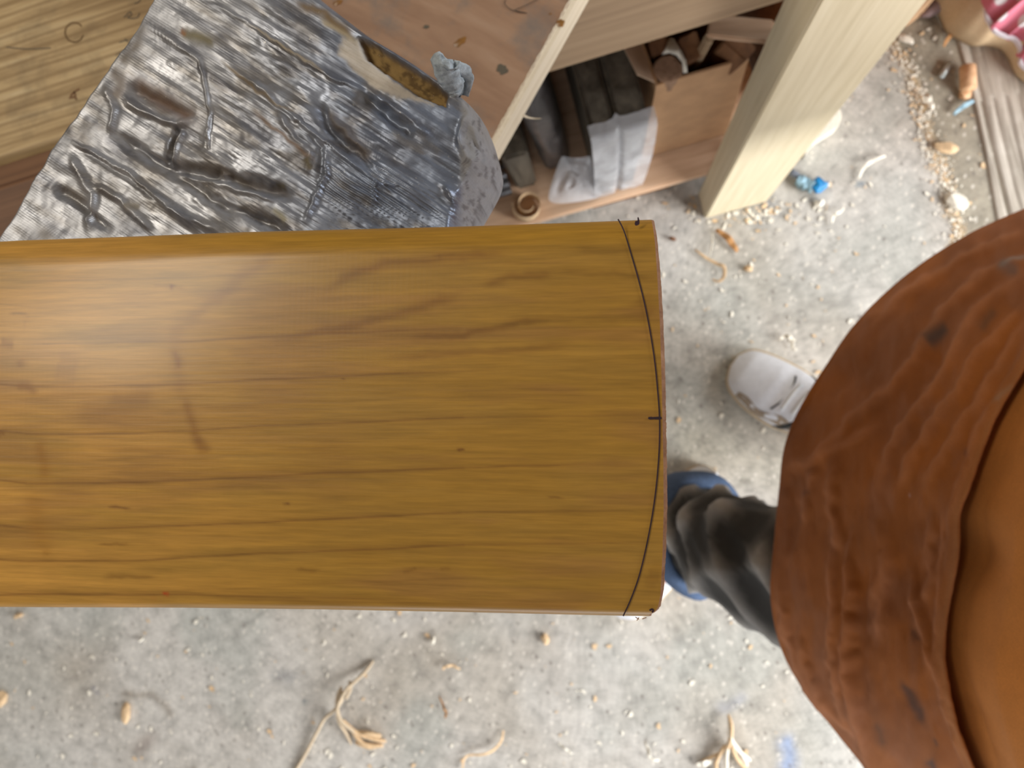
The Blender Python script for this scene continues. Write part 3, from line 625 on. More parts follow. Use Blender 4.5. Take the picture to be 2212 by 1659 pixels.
# pen marks lying on the face
def zface(x, y):
    yt, yb = batrow(x); s = (y - (yt + yb) / 2) / ((yt - yb) / 2); return ZB - .0032 * s * s
def onface(px, py):
    p = P(px, py, ZB)
    for _ in range(3): z = zface(p[0], p[1]); p = P(px, py, z)
    return p + [0, 0, .00012]
pen = smoothpath([(1335, 474), (1348, 500), (1362, 545), (1378, 600), (1392, 655), (1404, 715), (1414, 780), (1421, 850), (1424.5, 905), (1424, 965), (1419, 1035), (1410, 1105), (1396, 1180), (1380, 1245), (1362, 1295), (1346, 1330)], 8)
o = obj('pen_line', *ribbon([onface(*q) for q in pen], .00038), M_INK, bat); o['label'] = 'dark curved pen line'
obj('pen_tick', *ribbon([onface(x, 903 + .3 * math.sin(x)) for x in np.linspace(1400, 1429, 10)], [.0005, .0007, .0007, .0006, .0006, .0007, .0007, .0008, .0007, .0005]), M_INK, bat)
obj('pen_tick', *ribbon([onface(*q) for q in smoothpath([(1378, 470), (1379, 476), (1378, 480), (1374, 484), (1371, 485)], 4)], list(np.interp(np.arange(17), [0, 6, 10, 14, 16], [.0003, .0006, .0014, .0009, .0003]))), M_INK, bat)
obj('pen_tick', *ribbon([onface(*q) for q in smoothpath([(1403, 1318), (1408, 1315), (1411, 1318), (1408, 1322)], 4)], .0005), M_INK, bat)
mb = MB()
for (x0, y0, x1, y1) in ((1376, 1340, 1380, 1334), (1373, 1333, 1380, 1338), (1388, 1337, 1396, 1334)): mb.add(*tube([P(x0, y0, 1.136), P(x1, y1, 1.137)], .00012, 5))
obj('torn_fibre', *mb.get(), M_RAW, bat)
# shoulders and handle out of frame to the left
hx = [(-.62, .0545), (-.66, .050), (-.70, .034), (-.72, .022), (-.74, .0175), (-.95, .0170), (-1.0, .019), (-1.005, .012)]
cyb = (batrow(-.62)[0] + batrow(-.62)[1]) / 2; V = []
for x, r in hx:
    for k in range(24): t = 2 * math.pi * k / 24; V.append((x, cyb + r * math.cos(t), ZB - .020 + min(r, .019) * math.sin(t)))
obj('handle', V, grid_faces(len(hx), 24, False, True) + [tuple(range(24)), tuple(range(len(V) - 24, len(V)))], M_TWINE_GRIP, bat)

# ------------------------------------------------------------------ things on the low shelf
# cardboard box
ZS = .1205
f_tl, f_tr = UV(1418, 187, .40), UV(1623, 145, .40); f_bl, f_br = UV(1385, 341, .12), UV(1566, 280, .12)
vF = .362
def wall4(p0, p1, p2, p3, t, nrm):
    a = [np.array(q) for q in (p0, p1, p2, p3)]; b = [q + nrm * t for q in a]
    return hexa(a, b)
box = thing('cardboard_box', 'open brown cardboard box of wood offcuts on the low bench shelf', 'box', tuple(B(.22, .43, ZS)), BA)
ub0, ub1, ut0, ut1 = f_bl[0], f_br[0], f_tl[0], f_tr[0]
def bw(pts, nrm, nm='side_panel', mt=M_CARD): v1, f1_ = wall4(*pts, .003, nrm); return obj(nm, v1, f1_, mt, box, smooth=False)
vbk = .52
bw([B(ub0, vF, ZS), B(ub1, vF, ZS), B(ut1, vF, .40), B(ut0, vF, .40)], bv, 'front_panel')
bw([B(ub0, vF + .003, ZS), B(ub0, vbk, ZS), B(ut0 - .012, vbk, .40), B(ut0, vF + .003, .40)], bu, 'side_panel')
bw([B(ub1 - .003, vF + .003, ZS), B(ub1 - .003, vbk, ZS), B(ut1 - .003, vbk, .40), B(ut1 - .003, vF + .003, .40)], -bu)
bw([B(ub0, vbk, ZS), B(ub1, vbk, ZS), B(ut1, vbk, .40), B(ut0, vbk, .40)], -bv, 'back_panel')
bw([B(ub0, vF, ZS + .001), B(ub1, vF, ZS + .001), B(ub1, vbk, ZS + .001), B(ub0, vbk, ZS + .001)], np.array([0, 0, 1.0]), 'base_panel')
fl_ = [B(ut0 - .001, vF + .004, .401), B(ut0 - .010, vF + .11, .401), B(ut0 - .040, vF + .10, .425), B(ut0 - .022, vF + .012, .420)]
v1, f1_ = wall4(*fl_, .002, np.array([0, 0, 1.0])); o = obj('box_flap', v1, f1_, M_CARDIN, box, smooth=False); o['label'] = 'pale open flap'
def block(c0, c1, w, h, mat, mat_end=None, rnd=.0):
    """bar from c0 to c1 (world) with cross-section w x h"""
    c0 = np.array(c0, float); c1 = np.array(c1, float); t = c1 - c0; t /= np.linalg.norm(t)
    a = np.cross(t, [0, 0, 1.0]); a = a / np.linalg.norm(a) if np.linalg.norm(a) > .1 else np.array([1.0, 0, 0]); b = np.cross(a, t)
    return hexa([c0 - a * w / 2 - b * h / 2, c0 + a * w / 2 - b * h / 2, c0 + a * w / 2 + b * h / 2, c0 - a * w / 2 + b * h / 2], [c1 - a * w / 2 - b * h / 2, c1 + a * w / 2 - b * h / 2, c1 + a * w / 2 + b * h / 2, c1 - a * w / 2 + b * h / 2])
def bar(name, label, cat, c0, c1, w, h, mat, group=None, bevel=.002):
    v1, f1_ = block(c0, c1, w, h, mat); lo = v1.mean(0); o = obj(name, v1, f1_, mat, loc=(lo[0], lo[1], v1[:, 2].min()), bevel=bevel, smooth=False)
    return props(o, label, cat, group)
# round-ended block standing in the box, wrapped in white film at its corner
top_c = P(1444, 146, .408)
def ngon_block(cx, cy, z0, z1, pts, tilt=(0, 0)):
    n_ = len(pts); V = [(cx + x, cy + y, z0) for x, y in pts] + [(cx + x + tilt[0], cy + y + tilt[1], z1) for x, y in pts]
    return np.array(V), [tuple(range(n_))[::-1], tuple(range(n_, 2 * n_))] + [(i, (i + 1) % n_, n_ + (i + 1) % n_, n_ + i) for i in range(n_)]
bx, by = B(.172, .392, 0)[:2]
shape = [(.017 * math.cos(t) * (1 + .12 * math.cos(2 * t + 1)), .017 * math.sin(t)) for t in np.linspace(0, 2 * math.pi, 12, endpoint=False)]
dx, dy = top_c[0] - bx, top_c[1] - by
v1, f1_ = ngon_block(bx, by, ZS + .006, .408, shape, (dx, dy))
rb = thing('round_offcut', 'round-edged wood block standing in the box front corner with film over its end', 'wood block', (bx, by, ZS + .006))
obj('block', v1, f1_, M_ENDGRAIN, rb, bevel=.002, smooth=False)
fv = [P(1446, 82, .418), P(1456, 84, .419), P(1470, 108, .417), P(1482, 130, .416), P(1485, 156, .411), P(1476, 158, .411), P(1474, 136, .414), P(1462, 120, .415), P(1446, 114, .414), P(1430, 118, .4115), P(1438, 104, .414)]
obj('film_corner', np.array(fv), [tuple(range(len(fv)))], M_SHAVW, rb, solid=.001)
bar('wood_offcut', 'brown wood offcut just behind the round-edged block in the box', 'wood offcut', B(.172, .455, .14), P(1424, 96, .41), .022, .022, M_BROWNOFF, 'wood offcuts in the box')
bar('wood_offcut', 'reddish offcut right of the round-edged block, leaning in the box', 'wood offcut', B(.196, .44, .14), P(1496, 98, .42), .022, .03, M_BROWNOFF, 'wood offcuts in the box')
bar('wood_offcut', 'thin pale stick standing upright in the middle of the box', 'wood offcut', B(.212, .42, .14), P(1534, 78, .47), .008, .012, M_RAIL, 'wood offcuts in the box')
bar('wood_offcut', 'wide brown slab leaning at the right of the box next to the leg', 'wood offcut', B(.226, .41, .20), P(1600, 96, .43), .020, .035, M_BROWNOFF, 'wood offcuts in the box')
bar('wood_offcut', 'pale flat board lying slanted across the top back of the box', 'wood offcut', P(1530, 56, .47), P(1668, 70, .47), .026, .008, M_SHELF, 'wood offcuts in the box')
bar('wood_offcut', 'short dark offcut lying low inside the box near its front right', 'wood offcut', B(.20, .39, .30), B(.234, .40, .31), .02, .02, M_BROWNOFF, 'wood offcuts in the box')

# plastic wrapped pair of clefts
def cleft_pair():
    u0, _ = UV(1289, 413, .12); u1, v0 = UV(1368, 400, .12); zt = zat(1330, 287, v0)
    t = thing('wrapped_clefts', 'pair of grey willow clefts wrapped in clear film beside the cardboard box', 'wrapped timber', tuple(B((u0 + u1) / 2, v0 + .15, ZS)), BA)
    um = (u0 + u1) / 2
    for a, b in ((u0, um - .001), (um + .001, u1)):
        e0 = -.010 if a == u0 else 0; e1 = .012 if b == u1 else 0
        v1, f1_ = hexa([B(a, v0, ZS), B(b, v0, ZS), B(b, v0 + .30, ZS), B(a, v0 + .30, ZS)], [B(a + e0 * .3, v0, zt), B(b + e1, v0, zt), B(b + e1, v0 + .30, zt + .03), B(a + e0, v0 + .30, zt + .03)])
        obj('cleft', v1, f1_, M_GREYWILLOW, t, bevel=.005, smooth=False)
    # film: front skin with soft wrinkles, over the top and down the right side
    V = []; na, nb = 30, 46
    for i in range(na):
        s = i / (na - 1); u_ = u0 - .006 + (u1 - u0 + .020) * s
        for j in range(nb):
            q = j / (nb - 1)
            q = q * .66
            if q < .6: z = ZS + (zt - ZS) * q / .6; v_ = v0 - .004 - .006 * math.sin(math.pi * q / .6)
            else: z = zt + .003 + .03 * (q - .6) / .4 * .35; v_ = v0 + (q - .6) * .28
            bul = .004 * (fbm(np.array([u_ * 70]), np.array([z * 40 + v_ * 30]), 3, 3)[0] - .5)
            V.append(B(u_ - (.004 * math.exp(-((s - .5) / .04) ** 2) * 0) + (.007 if s > .9 else 0) * (q / .6 if q < .6 else 1), v_ + bul + .006 * math.exp(-((s - .48) / .035) ** 2), max(z, ZS + .001)))
    o = obj('plastic_film', V, grid_faces(na, nb), M_FILM, t)
    # loose tail of film spread on the shelf
    pts = [(1290, 330), (1252, 345), (1225, 340), (1212, 335), (1205, 362), (1192, 392), (1184, 425), (1186, 438), (1210, 442), (1255, 436), (1290, 430), (1310, 415), (1296, 380)]
    cc_ = P(1246, 395, .16); V = [cc_ + [0, 0, .008]]; R_ = 6
    zz = [.20, .18, .19, .20, .17, .15, .135, .128, .127, .126, .126, .127, .15]; f = []
    rings = []
    for r in range(1, R_ + 1):
        for (x, y), z in zip(pts, zz):
            p = P(x, y, z); q = cc_ + (p - cc_) * r / R_; V.append(q + [0, 0, .012 * math.sin(r * 2.1 + x * .05) * (1 - r / R_) + .002])
    N_ = len(pts); f = [(0, 1 + k, 1 + (k + 1) % N_) for k in range(N_)] + [(1 + (r - 1) * N_ + k, 1 + r * N_ + k, 1 + r * N_ + (k + 1) % N_, 1 + (r - 1) * N_ + (k + 1) % N_) for r in range(1, R_) for k in range(N_)]
    obj('film_tail', V, f, M_FILM, t, subsurf=1)
cleft_pair()
# darker wrapped cleft behind
u0, v0 = UV(1160, 330, .12); v0 = .395; uA = UV(1150, 330, .12)[0]; uB = UV(1222, 330, .12)[0]
ua, ub_ = UV(1172, 300, .2)[0] - .012, UV(1225, 300, .2)[0] + .004
t = thing('dark_wrapped_cleft', 'dark glossy wrapped cleft standing just right of the board corner under the bench', 'wrapped timber', tuple(B((ua + ub_) / 2, .52, ZS)), BA)
V = []; nz_, nn = 26, 28
for i in range(nz_):
    s = i / (nz_ - 1); z = ZS + .27 * s
    for k in range(nn):
        th = 2 * math.pi * k / nn; c_, s_ = math.cos(th), math.sin(th); rr = (abs(c_) ** 4 + abs(s_) ** 4) ** -.25
        wob = 1 + .12 * (fbm(np.array([th * 2]), np.array([z * 22]), 3, 8)[0] - .5); shrink = 1 - .25 * max(0, s - .85) / .15
        V.append(B((ua + ub_) / 2 + rr * c_ * (ub_ - ua) / 2 * wob * shrink - .014 * s, .47 + rr * s_ * .085 * wob * shrink, z))
obj('wrapped_body', V, grid_faces(nz_, nn, False, True) + [tuple(range(nn)), tuple(range(len(V) - nn, len(V)))], M_DARKWRAP, t)
# narrow grey cleft
u0, v0 = UV(1118, 411, .12); u1, _ = UV(1161, 399, .12); zt = zat(1122, 335, v0)
nc = thing('grey_cleft', 'narrow bare grey willow cleft on the shelf between steel bars and dark wrapped timber', 'timber', tuple(B((u0 + u1) / 2, v0 + .1, ZS)), BA)
v1, f1_ = hexa([B(u0, v0, ZS), B(u1, v0, ZS), B(u1, v0 + .3, ZS), B(u0, v0 + .3, ZS)], [B(u0 - .004, v0, zt), B(u1, v0, zt - .002), B(u1 + .002, v0 + .3, zt + .04), B(u0 - .006, v0 + .3, zt + .04)])
obj('cleft', v1, f1_, M_GREYWILLOW, nc, bevel=.004, smooth=False)
# steel bars lying along the shelf
for k, (x, y, z, r, lab) in enumerate([(1100, 372, .165, .0085, 'bright round steel bar, highest of the stacked bars on the shelf'), (1106, 392, .148, .0075, 'grey steel bar, second from the top in the shelf stack'), (1112, 407, .133, .0075, 'dull steel bar resting on the shelf, nearest the shelf edge'), (1098, 352, .15, .008, 'dark steel bar at the back of the stacked bars')]):
    u_, v_ = UV(x, y, z); p0 = B(u_ - .42, v_, max(z, ZS + r)); p1 = B(min(u_, u0 - .009), v_, max(z, ZS + r))
    tv, tf = tube([p0, p1], r, 20); o = obj('steel_bar', tv, tf, M_STEEL, loc=((p0 + p1) / 2) - [0, 0, r], smooth=True); props(o, lab, 'steel bar', 'steel bars on the shelf')
    m = o.modifiers.new('edge', 'EDGE_SPLIT')
# big coiled shaving on the shelf front
p = P(1138, 446, ZS + .012); V = []; th_s = np.linspace(0, 4.2 * math.pi / 2 + 2.6, 60)
for i, t_ in enumerate(th_s):
    r = .025 - .0016 * t_; c_ = p + np.array([r * math.cos(t_ + 3.0), r * math.sin(t_ + 3.0), 0])
    V += [[c_[0], c_[1], ZS + .001], [c_[0] + .003, c_[1] + .002, ZS + .024]]
o = obj('coiled_shaving', V, grid_faces(len(th_s), 2), M_SHAV, loc=(p[0], p[1], ZS), solid=.0007); props(o, 'thick coiled wood shaving on the shelf edge below the grey cleft', 'wood shaving')

# ------------------------------------------------------------------ small things on the floor
def curl(name, label, pts, w, z0=.004, lift=.006, mat=M_SHAV, cat='wood shaving', group='larger shavings on the floor', th=.0006):
    path = smoothpath([P(x, y, 0) for x, y in pts], 7); N = len(path); V = []
    for i, q in enumerate(path):
        t = path[min(i + 1, N - 1)] - path[max(i - 1, 0)]; t /= np.linalg.norm(t) + 1e-9; s = np.array([-t[1], t[0], 0]); f = i / (N - 1)
        ww = w * (.45 + .55 * math.sin(math.pi * min(max(f, .08), .92))); z = z0 + lift * math.sin(math.pi * f) + .0015 * math.sin(f * 17)
        V += [q - s * ww / 2 + [0, 0, z], q + s * ww / 2 * .9 + [0, 0, z + ww * .35]]
    V = np.array(V); V[:, 2] = np.maximum(V[:, 2], .001 + th)
    o = obj(name, V, grid_faces(N, 2), mat, loc=(V[:, 0].mean(), V[:, 1].mean(), 0), solid=th, subsurf=1)
    return props(o, label, cat, group)
curl('wood_shaving', 'hook-shaped pale shaving on the floor, right of the bat toe', [(1500, 540), (1520, 556), (1548, 572), (1562, 580), (1562, 600), (1550, 610), (1538, 604)], .007)
curl('wood_shaving', 'straight pinkish shaving on the concrete below the bench leg foot', [(1545, 498), (1565, 512), (1580, 530), (1592, 545)], .012, mat=M_SHAVO)
curl('wood_shaving', 'thin pale sliver joining the hook-shaped shaving by the bench leg', [(1538, 505), (1536, 530), (1532, 555)], .004, mat=M_SHAVW)
curl('wood_shaving', 'small pale crescent shaving on the floor just above the right shoe', [(1680, 735), (1695, 727), (1708, 736), (1710, 756)], .008, mat=M_SHAVW)
curl('wood_shaving', 'long thin cream shaving on the floor right of the blue plastic piece', [(1852, 388), (1862, 366), (1880, 352), (1912, 338)], .007, mat=M_SHAVW)
curl('wood_shaving', 'angled white shaving on the floor below the blue plastic piece', [(1795, 484), (1798, 468), (1812, 460), (1822, 450)], .006, mat=M_SHAVW)
curl('wood_shaving', 'curved orange shaving on the floor left of the canvas bag', [(2035, 104), (2040, 92), (2050, 80), (2066, 68)], .008, mat=M_SHAVO)
curl('wood_shaving', 'curled white shaving beside the dust line on the upper right floor', [(1982, 205), (1996, 210), (2004, 226), (2014, 238)], .009, mat=M_SHAVW)
curl('wood_shaving', 'long arched pale shaving alone near the bottom edge, right of the twine', [(1000, 1659), (1008, 1630), (1040, 1624), (1066, 1616), (1084, 1596), (1088, 1576)], .0065)
curl('wood_shaving', 'small arched tan shaving on the floor below the middle of the bat', [(958, 1445), (964, 1436), (980, 1434), (996, 1444)], .007)
curl('wood_shaving', 'short orange shaving on the floor right of the twine tangle', [(950, 1500), (960, 1520), (966, 1535), (962, 1550)], .006, mat=M_SHAVO)
curl('wood_shaving', 'white bent shaving near the bottom edge left of the frayed tuft', [(1392, 1598), (1400, 1615), (1404, 1632), (1425, 1640)], .008, mat=M_SHAVW)
curl('wood_shaving', 'thin white shaving at bottom, left of the white bent shaving', [(1205, 1600), (1222, 1612), (1238, 1626)], .006, mat=M_SHAVW)
def chip(name, label, px, py, r, mat, cat='wood chip', h=.006, asp=.5, rot=0., group='chips on the floor', seed=0):
    rg = np.random.default_rng(int(px * 3 + py) + seed); c_ = P(px, py, 0)
    q = rg.normal(size=(26, 3)); q /= np.linalg.norm(q, axis=1)[:, None]; q *= [r, r * asp, h]; q[:, 2] = q[:, 2] + h
    q[:, 2] = np.clip(q[:, 2], 0.0008, None)
    q = np.stack([q[:, 0] * math.cos(rot) - q[:, 1] * math.sin(rot), q[:, 0] * math.sin(rot) + q[:, 1] * math.cos(rot), q[:, 2]], 1) + c_
    bm = bmesh.new(); [bm.verts.new(k) for k in q]; bmesh.ops.convex_hull(bm, input=bm.verts)
    bmesh.ops.delete(bm, geom=[v_ for v_ in bm.verts if not v_.link_faces], context='VERTS'); bm.verts.index_update()
    V = np.array([list(k.co) for k in bm.verts]); F = [[k.index for k in ff_.verts] for ff_ in bm.faces]; bm.free()
    o = obj(name, V, F, mat, loc=(c_[0], c_[1], 0), smooth=False); return props(o, label, cat, group)
chip('wood_chip', 'oblong pale chip on the floor below the left half of the bat', 277, 1538, .021, M_SHAV, rot=1.5)
chip('wood_chip', 'rounded pale chip at the left photo edge below the bat', 6, 1508, .018, M_SHAV, asp=.8, rot=1.0)
chip('wood_chip', 'pale chip half hidden under the left end of the bat', 46, 1328, .012, M_SHAV, rot=.4)
chip('wood_chip', 'tiny white chip on the floor below the left third of the bat', 309, 1380, .006, M_SHAVW, rot=.7)
chip('wood_chip', 'pale ragged chip on the floor midway between bat and left twine strand', 1085, 0 + 1380, .010, M_SHAV, rot=1.2) if False else None
chip('wood_chip', 'cream chip with a shadow under the bat, left of centre right floor', 1178, 1378, .011, M_SHAV, rot=1.8, asp=.7)
chip('wood_chip', 'tiny white chip just below the bat, right of its middle', 937, 1382, .008, M_SHAVW, rot=1.3)
chip('wood_chip', 'pale chip on the floor left of the twine, level with its top', 708, 1495, .008, M_SHAV, asp=.8) if False else None
chip('wood_chip', 'cream chip on the floor just below the blue plastic piece', 1768, 440, .009, M_SHAVW, asp=.8)
chip('wood_chip', 'small tan chip on the floor right of the hook-shaped shaving', 1616, 582, .009, M_SHAV, asp=.7)
chip('wood_chip', 'white pointed chip by the dust line beside the pinkish offcut', 1954, 88, .016, M_SHAVW, asp=.45, rot=-.5)
chip('wood_chip', 'rust-brown chip on the concrete right of the bat toe corner', 1452, 517, .007, M_BATTEN, rot=-.4)
chip('wood_chip', 'pale chip on the old floor board below the dowel stub', 2081, 208, .011, M_OFFCUT, asp=.8)
chip('wood_chip', 'clump of pinkish chips on the dust line near the old board', 2040, 322, .020, M_SHAV, asp=.5, rot=-.3, h=.008)
chip('wood_chip', 'cream ragged clump at the lower end of the dust line', 2062, 438, .022, M_SHAVW, asp=.6, rot=-.6, h=.009)
wz = [P(1728, 350, 0), P(1752, 318, 0), P(1800, 288, 0), P(1808, 262, 0), P(1792, 222, 0), P(1740, 260, 0)]
v1, f1_ = prism([tuple(q[:2]) for q in wz], .0015, .03); o = obj('pale_offcut', v1, f1_, M_SHAVW, loc=(wz[0][0], wz[0][1], 0), bevel=.002, smooth=False); props(o, 'pale wedge-shaped offcut on the floor behind the foot of the bench leg', 'wood offcut')
# dowel stub lying on the board edge
p0, p1 = P(2090, 142, .018), P(2092, 194, .018); tv, tf = tube([p0, p0 * .95 + p1 * .05, p0 * .05 + p1 * .95, p1], [.0105, .0125, .0125, .0110], 18)
o = obj('dowel_stub', tv, tf, M_OFFCUT, loc=((p0 + p1) / 2)[:2].tolist() + [.0055]); props(o, 'short round pinkish dowel stub on the old floor board', 'dowel')
p0, p1 = P(2054, 132, .008), P(2032, 168, .007); v1, f1_ = block(p0, p1, .010, .006, None); o = obj('metal_strip', v1, f1_, M_SILVER, loc=((p0 + p1) / 2 - [0, 0, .003]), bevel=.0015); props(o, 'small pale grey metal strip on the floor left of the dowel stub', 'metal strip')
curl('wood_shaving', 'bluish white flat shaving under the chip on the old board', [(2056, 250), (2070, 238), (2086, 228), (2102, 220)], .009, mat=M_PALEBLUE)
# blue plastic piece
bp = thing('blue_plastic_piece', 'crumpled bright blue and pale plastic piece on the floor by the bench leg', 'plastic scrap', tuple(P(1745, 396, 0)))
tv, tf = tube([P(1700, 366, .008), P(1716, 376, .009), P(1732, 386, .010)], [.0055, .006, .005], 10, True, .6); obj('grey_stem', tv, tf, M_GREYPL, bp)
tv, tf = tube(smoothpath([P(1722, 388, .010), P(1740, 396, .011), P(1758, 404, .012)], 6), .0105, 14, True, .8); tv = tv + (fbm(tv[:, 0] * 200, tv[:, 1] * 200, 3, 2)[:, None] - .5) * .010; tv[:, 2] = np.maximum(tv[:, 2], .001); obj('pale_end', tv, tf, M_PALEBLUE, bp)
tv, tf = tube(smoothpath([P(1758, 408, .012), P(1768, 400, .013), P(1778, 392, .012)], 6), .012, 14, True, .8); tv = tv + (fbm(tv[:, 0] * 200, tv[:, 1] * 200, 3, 9)[:, None] - .5) * .010; tv[:, 2] = np.maximum(tv[:, 2], .001); o = obj('blue_end', tv, tf, M_BLUE, bp); o['label'] = 'bright blue end'
# twine tangle
def strand(pts, r=.0021, lift=.006, seed=0):
    path = smoothpath([P(x, y, 0) + [0, 0, .0035 + z] for x, y, z in pts], 8); N = len(path)
    tv, tf = tube(path, np.interp(np.linspace(0, 1, N), [0, .1, .9, 1], [r * .6, r, r, r * .5]), 7); return tv, tf
tt = thing('twine_tangle', 'knotted tangle of undyed twine with long strands on the floor near the bottom edge', 'twine', tuple(P(745, 1520, 0)))
for nm, pts in (('strand', [(632, 1675, .0), (660, 1630, .002), (690, 1575, .006), (708, 1545, .012), (730, 1525, .018), (748, 1500, .02), (744, 1480, .014)]),
                ('strand', [(808, 1426, .0), (790, 1450, .004), (770, 1468, .012), (757, 1480, .018), (742, 1510, .024), (740, 1545, .018), (752, 1580, .006), (760, 1606, .0)]),
                ('strand', [(744, 1476, .012), (738, 1505, .022), (746, 1545, .02), (768, 1570, .012), (780, 1590, .004)]),
                ('strand', [(760, 1466, .008), (764, 1480, .016), (756, 1500, .02)]),
                ('frayed_end', [(745, 1545, .016), (770, 1572, .01), (800, 1588, .006), (835, 1600, .0)]), ('frayed_end', [(765, 1572, .008), (790, 1600, .008), (830, 1608, .002)]), ('frayed_end', [(776, 1578, .004), (800, 1576, .012), (826, 1586, .004)]), ('frayed_end', [(770, 1600, .002), (800, 1610, .004), (824, 1606, .0)])):
    obj(nm, *strand(pts, .0032 if nm == 'strand' else .0040), M_TWINE if nm == 'strand' else M_SHAV, tt)
ft = thing('frayed_tuft', 'frayed tuft of pale fibres on the floor at the bottom, below the trouser leg', 'fibre tuft', tuple(P(1580, 1610, 0)))
for k, pts in enumerate(([(1572, 1540, .004), (1576, 1560, .016), (1572, 1590, .020), (1560, 1615, .010), (1530, 1635, .002), (1505, 1652, .0)], [(1574, 1545, .006), (1574, 1580, .02), (1590, 1610, .014), (1620, 1640, .002)], [(1572, 1570, .012), (1580, 1610, .016), (1600, 1650, .004)], [(1570, 1590, .016), (1566, 1630, .012), (1570, 1672, .004)], [(1572, 1585, .01), (1586, 1625, .01), (1618, 1668, .002)], [(1576, 1590, .014), (1600, 1622, .01), (1612, 1650, .004)], [(1564, 1600, .012), (1545, 1640, .008), (1550, 1672, .003)])):
    obj('fibre', *strand(pts, .0034), (M_SHAV, M_SHAVW)[k % 2], ft)
curl('wood_shaving', 'broad white shaving touching the frayed tuft at bottom edge', [(1502, 1648), (1520, 1642), (1540, 1640)], .014, mat=M_SHAVW)
# fine litter nobody could count
mb = MB(); mbw = MB()
for k in range(3400):
    if k < 1900: px = random.uniform(-80, 2300); py = random.uniform(-40, 1720)
    else:
        t_ = random.random() ** .8; j = int(t_ * 5.99); q = np.array(crack[j]) + (np.array(crack[j + 1]) - np.array(crack[j])) * random.random(); px, py = q + np.random.default_rng(k).normal(size=2) * 12
    c_ = P(px, py, 0)
    if 1500 < k < 1760: px, py = np.array([1600, 452]) + RNG.normal(size=2) * [75, 16] + [0, 6]
    c_ = P(px, py, 0)
    if (c_ @ bu > .236 and c_ @ bu < .356 and c_ @ bv > .26 and c_ @ bv < .316): continue
    r = (.0012 + .0042 * random.random() ** 2.2) * (.6 if k >= 1900 else 1); a_ = random.random() * math.pi; asp = random.uniform(.3, .8); bend = random.uniform(-.6, .6); V = []
    for s in (-1, -.33, .33, 1):
        for w_ in (-1, 1):
            x = s * r; y = w_ * r * asp * (1 - .5 * s * s) + bend * r * s * s; V.append([c_[0] + x * math.cos(a_) - y * math.sin(a_), c_[1] + x * math.sin(a_) + y * math.cos(a_), .0014 + r * .25 * abs(s) * (w_ > 0) + r * .12])
    (mbw if random.random() < .62 else mb).add(np.array(V), grid_faces(4, 2))
v1, f1_ = mbw.get(); o = obj('sawdust_flakes', v1, f1_, M_SHAVW); props(o, 'whitish sawdust flakes and crumbs scattered over the concrete', 'sawdust', kind='stuff')
v1, f1_ = mb.get(); o = obj('shaving_crumbs', v1, f1_, M_SHAV); props(o, 'tan crumbs of wood shavings strewn over the concrete', 'sawdust', kind='stuff')

# offcut block, mauve scrap, bag and cloth at the top right
oc_ = thing('planed_offcut', 'pinkish planed wood offcut standing behind the bench leg at the top', 'wood offcut', tuple(P(1950, 50, 0)))
q = [P(1926, 52, .0), P(1952, 62, .0), P(1988, 36, .0), P(1962, 10, .0)]
topq = [p_ + np.array([.0, .0, .12]) for p_ in (P(1926, 52, .0), P(1952, 62, .0), P(1988, 36, .0), P(1962, 10, .0))]
v1, f1_ = hexa(q, topq); obj('block', v1, f1_, M_OFFCUT, oc_, bevel=.002, smooth=False)
ms = P(2030, 18, .02); V = []; N_ = 20
for i, (s, rr) in enumerate([(0, .2), (.15, .7), (.5, 1), (.85, 1.05), (1, .9)]):
    for k in range(N_): th = 2 * math.pi * k / N_; V.append([ms[0] - .028 + .10 * s * .9, ms[1] - .008 + .09 * s * .55 + rr * .016 * math.cos(th), .016 + rr * .015 * math.sin(th)])
o = obj('rubber_scrap', V, grid_faces(5, N_, False, True) + [tuple(range(N_)), tuple(range(len(V) - N_, len(V)))], M_MAUVE, loc=(ms[0], ms[1], 0)); props(o, 'mauve rounded rubber scrap on the floor left of the canvas bag', 'rubber scrap')
# bag: a slumped cream canvas body
bag = thing('canvas_bag', 'slumped cream canvas bag with a white-bound pink polka dot lining, top right corner', 'bag', tuple(P(2180, -60, 0)))
lower = smoothpath([(2000, -140), (2015, -40), (2045, 20), (2060, 50), (2085, 68), (2115, 82), (2145, 82), (2175, 88), (2195, 110), (2208, 138), (2235, 165), (2330, 220)], 5)
V = []; nr = 14
for i, q in enumerate(lower):
    f = i / (len(lower) - 1)
    for j in range(nr):
        s = j / (nr - 1); zz_ = .12 * math.sin(s * math.pi / 2); inward = np.array([.05 + .03 * math.sin(f * 9), .075]) * (1 - math.cos(s * math.pi / 2))
        p_ = P(q[0], q[1], .03 + .0 * s); k_ = .0 if j else 0
        rim = .004 * math.sin(i * .9)
        V.append([p_[0] - .004 * math.sin(math.pi * min(s * 2, 1)) + inward[0] * 1.0, p_[1] - .010 * math.sin(math.pi * min(s * 2, 1)) + inward[1] + rim * s, .002 + zz_])
obj('canvas_side', V, grid_faces(len(lower), nr), M_CANVAS, bag, solid=.002)
edge_ = smoothpath([(2134, -130), (2130, -40), (2130, 30), (2140, 52), (2150, 68), (2170, 78), (2190, 84), (2202, 100), (2206, 125), (2206, 139), (2235, 160), (2330, 215)], 5)
V = []; nr = 16
for i, q in enumerate(edge_):
    f = i / (len(edge_) - 1)
    for j in range(nr):
        s = j / (nr - 1); zz_ = .145 + .05 * math.sin(s * 3.0) + .006 * math.sin(i * .8 + j * .5); p_ = P(q[0], q[1], .145)
        V.append([p_[0] + s * .16 + .006 * math.sin(i * .6), p_[1] + s * .13 * (1 - .3 * f), zz_ - .03 * s * s])
obj('polka_dot_lining', V, grid_faces(len(edge_), nr), M_DOT, bag, solid=.0015)
